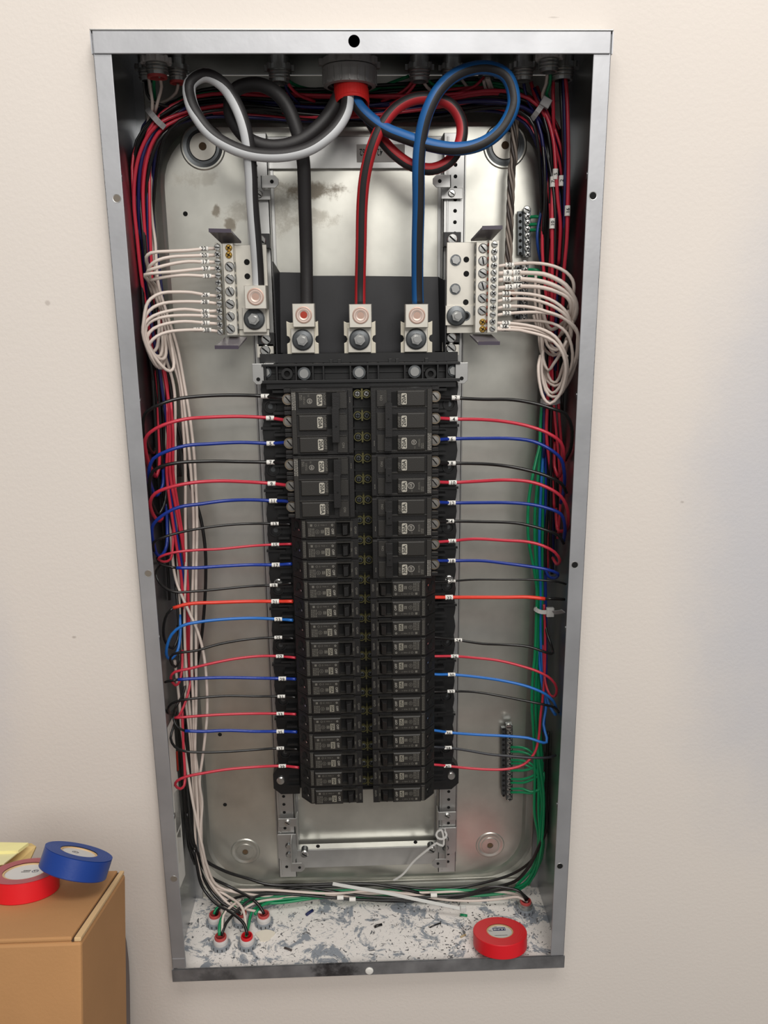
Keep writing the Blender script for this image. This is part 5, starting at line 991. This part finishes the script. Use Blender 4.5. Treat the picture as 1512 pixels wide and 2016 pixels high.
for k in range(8): a = 2*math.pi*k/8+.2; m.box((p.x+BR*1.08*math.cos(a), .065+BR*1.08*math.sin(a), zt_+.0045), (.004, .007, .006), 0, Matrix.Rotation(a, 3, 'Z'))
m.build('locknut', CONN, t)
q0 = at(690, 158, .065); q1 = at(693, 208, .054); dv = (q1-q0).normalized(); Lv = (q1-q0).length
t = thing('red_tape_wrap', 'red tape wound around the power cables below the big grey bushing', 'tape', q0)
m = MB(); m.lathe(q0, dv, [(.0165, -.006), (.0178, .0), (.0182, Lv*.5), (.0180, Lv*.96), (.0170, Lv), (.0150, Lv-.004)], 36, smooth=True); m.lathe(q0, dv, [(.0186, Lv*.45), (.0188, Lv*.9), (.0180, Lv*.92)], 36)
m.build('wrap', mat('dull_red_tape', (190, 30, 26), .5, bump=.2, bscale=250), t)
# floor connectors
for px, py, lb, br in ((423, 1799, 'back left floor connector of the left cluster', 1), (474, 1797, 'back middle floor connector of the left cluster', 1), (519, 1799, 'back right floor connector of the left cluster', 1), (434, 1843, 'front left floor connector of the left cluster', 1), (486, 1842, 'front right floor connector of the left cluster, red inside', 1), (1035, 1773, 'single floor connector near the right back corner', 1)):
    p = atz(px, py, .020); t = thing('conduit_connector', 'grey conduit connector, '+lb, 'conduit connector', (p.x, p.y, .003), 'connectors in the box floor')
    m = MB(); m.lathe((p.x, p.y, .003), (0, 0, 1), [(.0115, 0), (.0118, .002), (.0115, .0062), (.0092, .0066)], 32)
    for k in range(12): a = 2*math.pi*k/12; m.box((p.x+.0119*math.cos(a), p.y+.0119*math.sin(a), .0066), (.0020, .0032, .0044), 0, Matrix.Rotation(a, 3, 'Z'))
    for k in range(12): a = 2*math.pi*(k+.5)/12; m.box((p.x+.0117*math.cos(a), p.y+.0117*math.sin(a), .0060), (.0008, .0010, .0036), 1, Matrix.Rotation(a, 3, 'Z'))
    m.build('locknut', [mat('light_grey_locknut', (152, 158, 165), .45, .3), HOLE], t)
    m = MB(); m.lathe((p.x, p.y, .003), (0, 0, 1), [(.0094, .005), (.0100, .0075), (.0100, .0115), (.0092, .0135), (.0078, .0140)], 32, smooth=True); m.build('collar', CONNW if px < 1000 else CONNZ, t)
    m = MB(); m.lathe((p.x, p.y, .003), (0, 0, 1), [(.0080, .0125), (.0080, .0165), (.0075, .0178), (.0064, .0178), (.0062, .004)], 32, smooth=True); m.build('red_bushing', BUSHR if px != 486 else TAPE_RED, t)
    m = MB(); m.disc((p.x, p.y, .009), .0064, 0, 20, n=(0, 0, 1)); m.build('throat', HOLE, t)
# ------------------------------------------------------------------ cable ties
def strap(label, pts, w_, th=.0012, head=None, Y0=.08, mt=None, flat=(0, -1, 0)):
    P = spline([Vector(q_) if isinstance(q_, Vector) else at(*q_) for q_ in pts], .004); t = thing('cable_tie', label, 'cable tie', P[0]); m = MB(); F_ = Vector(flat)
    vs = []; n = len(P)
    for i in range(n):
        tt = (P[min(i+1, n-1)]-P[max(i-1, 0)]).normalized(); N = F_-tt*F_.dot(tt); N.normalize(); B_ = tt.cross(N)
        for a, b_ in ((-1, -1), (1, -1), (1, 1), (-1, 1)): vs.append(P[i]+B_*a*w_/2+N*b_*th/2)
    fs = [(i*4+k, i*4+(k+1) % 4, i*4+4+(k+1) % 4, i*4+4+k) for i in range(n-1) for k in range(4)]+[(0, 1, 2, 3), tuple((n-1)*4+k for k in (3, 2, 1, 0))]
    m.add(vs, fs); m.build('strap', mt or NYLON, t)
    if head:
        q_ = at(*head[:3]); m = MB(); m.box(q_, (head[3], .006, head[4]), 0, Matrix.Rotation(head[5], 3, 'Y')); m.build('head', mt or NYLON, t, bevel=.0008)
    return t
GT = mat('dim_nylon_tie', (160, 158, 158), .5)
strap('pale cable tie around the bundle at the top left bend', [(290, 214, .1), (298, 224, .082), (310, 238, .078), (324, 251, .084)], .0062, mt=GT)
strap('pale cable tie with a square head around the bundle at the top right bend', [(1076, 196, .09), (1068, 206, .082), (1058, 220, .08), (1047, 235, .088)], .0058, head=(1074, 202, .082, .011, .010, .5), mt=GT)
strap('pale cable tie below the white loops in the right gutter', [(1065, 789, .098), (1075, 792, .083), (1090, 793, .082), (1102, 789, .09)], .0055, mt=GT)
strap('white cable tie around the green wires in the right gutter', [(1054, 1195, .105), (1056, 1201, .088), (1066, 1205, .083), (1078, 1205, .082)], .0052, head=(1083, 1205, .082, .0095, .012, 0))
strap('dim tail of the tie across the right side wall', [(1089, 1206, .08), (1100, 1205, .07), (1109, 1203, .062)], .006, mt=GT)
strap('long flat white cable tie lying across the wires at the bottom', [(655, 1740, .11), (700, 1748, .105), (760, 1758, .1), (830, 1773, .094), (906, 1789, .085)], .0046, head=(912, 1789, .084, .008, .008, 0), flat=(0, -.5, 1))
strap('thin white cable tie hanging from the loop at the right rail foot', [(858, 1660, .098), (845, 1670, .1), (815, 1695, .108), (792, 1722, .115), (775, 1733, .12)], .0028)
cc = [at(869+10*math.cos(a), 1643+9*math.sin(a), .095) for a in [i*math.pi/4-.8 for i in range(8)]]
strap('thin white tie loop hooked on the right rail foot', cc+[at(872, 1665, .098), at(858, 1659, .098)], .0026)
# ------------------------------------------------------------------ debris on the box floor
rg = random.Random(4)
m = MB()
for i in range(160):
    x = rg.gauss(.13, .05) if rg.random() < .85 else rg.uniform(-.22, .24); y = rg.uniform(.01, .125)
    if abs(x) > .245: continue
    a = rg.uniform(0, 3.1); L_ = rg.uniform(.0008, .0035); m.box((x, y, .0035), (L_, .0006, .0008), 0, Matrix.Rotation(a, 3, 'Z'))
o = m.build('wire_crumbs', mat('dark_crumbs', (38, 34, 32), .7)); tag(o, 'tiny dark crumbs scattered on the painted floor of the box', 'debris', kind='stuff')
for (px, py, px2, py2, mt, lb, r) in ((906, 1801, 920, 1803, W_GREEN, 'short green wire offcut right of the cable tie end', .0018), (846, 1826, 868, 1817, W_BLACK, 'longest black wire offcut on the box floor', .0010), (737, 1825, 752, 1820, W_BLACK, 'dark offcut near the middle of the box floor', .0018), (560, 1866, 574, 1871, mat('dark_brown_scrap', (66, 58, 56), .6), 'flat dark scrap in front of the left connectors', .0015), (603, 1801, 616, 1792, mat('navy_scrap', (24, 34, 84), .6), 'navy blue scrap behind the middle of the box floor', .0022), (907, 1845, 917, 1840, mat('tan_offcut', (180, 160, 120), .6), 'tan offcut left of the red tape roll', .0012)):
    a = atz(px, py, .003+r); b_ = atz(px2, py2, .003+r); mb = MB(); mb.tube([a, a.lerp(b_, .5)+Vector((0, .0004, .0001)), b_], r, 8); o = mb.build('wire_offcut', mt, fix=False); tag(o, lb, 'scrap', 'offcuts on the box floor')
mb = MB(); c = atz(522, 1842, .0035); pts = [(c.x+.012*math.cos(a)*(1+.25*math.sin(3*a)), c.y+.011*math.sin(a)) for a in [i*math.pi/8 for i in range(16)]]; mb.prof_z(pts, .0032, .0042); o = mb.build('paint_chip', mat('cream_paint_chip', (232, 224, 208), .8)); tag(o, 'cream paint flake right of the front connectors on the box floor', 'paint flake')
# ------------------------------------------------------------------ tape rolls
def tape(center, R_, hgt, mt, topm, label, rot=None, texts=(), hole=.0195, rl=.021):
    t = thing('tape_roll', label, 'tape roll', center)
    if rot: t.rotation_mode = 'QUATERNION'; t.rotation_quaternion = rot
    def bld(nm, m, mats, bevel=0):
        o = m.build(nm, mats, None, bevel=bevel, fix=nm != 'label_print'); o.parent = t; return o
    m = MB(); m.lathe((0, 0, 0), (0, 0, 1), [(R_-.0008, 0), (R_, .0008), (R_, hgt-.0008), (R_-.0008, hgt)], 64, mi=0, smooth=True); m.lathe((0, 0, 0), (0, 0, 1), [(R_-.0008, hgt), (rl, hgt)], 64, mi=1); m.lathe((0, 0, 0), (0, 0, 1), [(R_-.0008, 0), (rl, 0)], 64, mi=1)
    for k in range(6): rr_ = rl+(R_-rl)*(k+.5)/6; m.lathe((0, 0, hgt), (0, 0, 1), [(rr_, .00004), (rr_+.0006, .00010), (rr_+.0012, .00004)], 64, mi=1)
    bld('wound_tape', m, [mt, topm])
    m = MB(); m.lathe((0, 0, 0), (0, 0, 1), [(rl, 0), (rl, hgt-.0006), (rl-.0018, hgt-.0006), (rl-.0018, hgt-.0018)], 48); bld('core', m, CARDE)
    m = MB(); m.disc((0, 0, hgt-.0015), rl-.0015, 0, 40, n=(0, 0, 1)); bld('core_label', m, TAPE_PAPER)
    m = MB(); X, Z = Vector((1, 0, 0)), Vector((0, 1, 0))
    for tx in texts:
        if tx[0] == 'rect': m.b2(tx[1], tx[2], tx[3], tx[4], hgt-.00135, hgt-.0013, 0)
        elif tx[0] == 'bars':   # a line of print too small to read
            x_ = tx[1]; k_ = 0
            while x_ < tx[2]: L__ = (.0009, .0006, .0013, .0007)[k_ % 4]; m.b2(x_, min(x_+L__, tx[2]), tx[3]-tx[4]/2, tx[3]+tx[4]/2, hgt-.00135, hgt-.0013, 2); x_ += L__+.0003; k_ += 1
        elif tx[0] == 'ring': m.lathe((tx[1], tx[2], hgt-.0014), (0, 0, 1), [(tx[3]*.8, 0), (tx[3], 0)], 20, mi=0)
        else: m.text(tx[0], (tx[1], tx[2], hgt-.0011), tx[3], tx[4], tx[5], n=(X, Z))
    bld('label_print', m, [NAVY, WLAB, INK]); return t
def frame(A, Xh=Vector((1, 0, 0))):   # rotation whose local z is A and whose local x is nearest Xh
    A = A.normalized(); X = (Xh-A*Xh.dot(A)).normalized(); Y = A.cross(X)
    return Matrix((X, Y, A)).transposed().to_quaternion()
th = math.radians(12.5); A_ = Vector((0, math.sin(th), math.cos(th)))   # front edge rests on the bottom flange
l_ = at(933, 1838, .026); r_ = at(1038, 1836, .026); RR = (r_.x-l_.x)/2; cR = (l_.x+r_.x)/2
Fd = Vector((0, math.cos(th), -math.sin(th))); cen = Vector((cR, -.003, .0180))+Fd*(RR-.005)
tape(cen, RR, .0190, TAPE_RED, TAPE_RED, 'roll of bright red tape lying on the floor of the panel box', rot=frame(A_),
     texts=[('rect', -.0085, .0085, .003, .0105), ('ULINE', 0, .0066, .0058, math.pi, 1), ('bars', -.0085, .0085, -.0085, .0010), ('bars', -.0150, -.0110, .0045, .0009), ('bars', -.0145, -.0100, .0020, .0009), ('bars', -.0060, -.0020, .0128, .0010)], rl=.0178)
# ------------------------------------------------------------------ cardboard box with tapes and papers
TB = math.radians(15.5); NB = Vector((0, math.sin(TB), math.cos(TB)))     # the box leans back towards the wall
PB = CAM+ray(49, 1735)*.76
def on(px, py, h=0):    # point on the box top (raised by h) under a pixel
    d = ray(px, py); q_ = PB+NB*h; return CAM+d*((q_-CAM).dot(NB)/d.dot(NB))
FRc, BRc = on(160, 1846), on(247, 1712)
FLc, BLc = FRc+Vector((-.34, 0, 0)), BRc+Vector((-.36, 0, 0))
cb_ = (FRc+BLc)/2-NB*.5
t = thing('cardboard_box', 'tall brown cardboard box leaning back at the lower left', 'box', cb_)
def slab(m, pts, h0, h1, mi=0):
    n = len(pts); m.add([p+NB*h0 for p in pts]+[p+NB*h1 for p in pts], [tuple(range(n))[::-1], tuple(range(n, 2*n))]+[(i, (i+1) % n, (i+1) % n+n, i+n) for i in range(n)], mi)
eX = Vector((1, 0, 0)); eF = (BRc-FRc).normalized()
m = MB(); slab(m, [FLc, FRc, BRc, BLc], -.95, -.0035); m.build('carton', CARD, t, bevel=.0025)
m = MB(); slab(m, [FLc+eF*.0006, FRc-eX*.0080+eF*.0015, BRc-eX*.0070-eF*.001, BLc-eF*.001], -.0036, 0); m.build('top_flap', CARD, t, bevel=.0012)
m = MB(); slab(m, [FRc-eX*.0062+eF*.001, FRc-eX*.0006+eF*.001, BRc-eX*.0008-eF*.001, BRc-eX*.0050-eF*.001], -.0036, -.0003); m.build('side_flap', CARDE, t, bevel=.0008)
m = MB(); slab(m, [FRc-eX*.0080+eF*.001, FRc-eX*.0061+eF*.001, BRc-eX*.0049-eF*.001, BRc-eX*.0070-eF*.001], -.0034, -.0022); m.build('flap_gap', CARDD, t)
# bin behind the box
q0 = at(258, 1905, -.03); q1 = at(246, 1824, -.03)
t = thing('grey_bin', 'dark grey rounded bin edge showing behind the right side of the cardboard box', 'bin', (q0.x-.06, -.01, Z0)); m = MB()
prof = [at(236, 1806, .012), at(245, 1824, .012), at(251, 1850, .012), at(255, 1885, .012), at(257, 1925, .012), at(258, 2000, .012), at(259, 2100, .012)]
pts_ = [(p.x, p.z) for p in prof][::-1]
m.poly([(prof[0].x-.03, prof[-1].z-.2), (prof[-1].x+.005, prof[-1].z-.2)]+pts_+[(prof[0].x-.03, prof[0].z)], -.012, .012); m.build('bin_body', PURPLE, t, bevel=.004)
# red tape on the box
RT = .0287; cT = on(50, 1735, 0); cT = on(50, 1713, .019)-NB*.019
tape(cT, RT, .0185, TAPE_RED, TAPE_TOP2, 'roll of red tape on the cardboard box, partly out of frame', rot=frame(NB), texts=[('ring', .008, .002, .0030), ('UL', .008, .002, .0034, math.pi, 2), ('bars', -.0030, .0035, .0035, .0014), ('bars', -.0040, .0035, .0008, .0011)], rl=.0192)
# blue tape leaning on it
v_ = ray(157, 1683).normalized(); su = RC.col[2]; sr = RC.col[0]; sc = su*math.cos(.31)+sr*math.sin(.31); sc = (sc-v_*sc.dot(v_)).normalized(); el = math.radians(13)
AB = sc*math.cos(el)-v_*math.sin(el); cB = CAM+ray(156, 1676)*.735-AB*.0180
tape(cB, .0298, .0180, TAPE_BLUE, TAPE_TOPB, 'roll of blue tape tilted against the red roll on the cardboard box', rot=frame(AB, sr), texts=[('ring', -.003, .0, .003), ('UL', -.003, .0, .0034, math.pi, 2)], rl=.0165)
# papers
t = thing('manila_folder', 'manila folder under a yellow note pad behind the red tape roll', 'folder', on(10, 1690))
m = MB(); m.add([on(-60, 1740, .002), on(20, 1712, .002), on(60, 1690, .010), on(71, 1666, .014), on(62, 1660, .014), on(-60, 1668, .014)], [(0, 1, 2, 3, 4, 5)]); o = m.build('folder', MANILA, t, fix=False); s_ = o.modifiers.new('s', 'SOLIDIFY'); s_.thickness = .002
t = thing('note_pad', 'pale yellow note pad with curled corner on the manila folder', 'note pad', on(10, 1670)); m = MB()
m.add([on(-60, 1678, .018), on(36, 1674, .018), on(56, 1659, .020), on(-60, 1657, .020)], [(0, 1, 2, 3)]); o = m.build('paper', PAPERY, t, fix=False); s_ = o.modifiers.new('s', 'SOLIDIFY'); s_.thickness = .003
m = MB(); m.add([on(-60, 1712, .015), on(8, 1700, .015), on(37, 1677, .015), on(-60, 1681, .015)], [(0, 1, 2, 3)]); o = m.build('lower_sheet', mat('pale_yellow_sheet', (222, 216, 168), .8), t, fix=False); s_ = o.modifiers.new('s', 'SOLIDIFY'); s_.thickness = .001
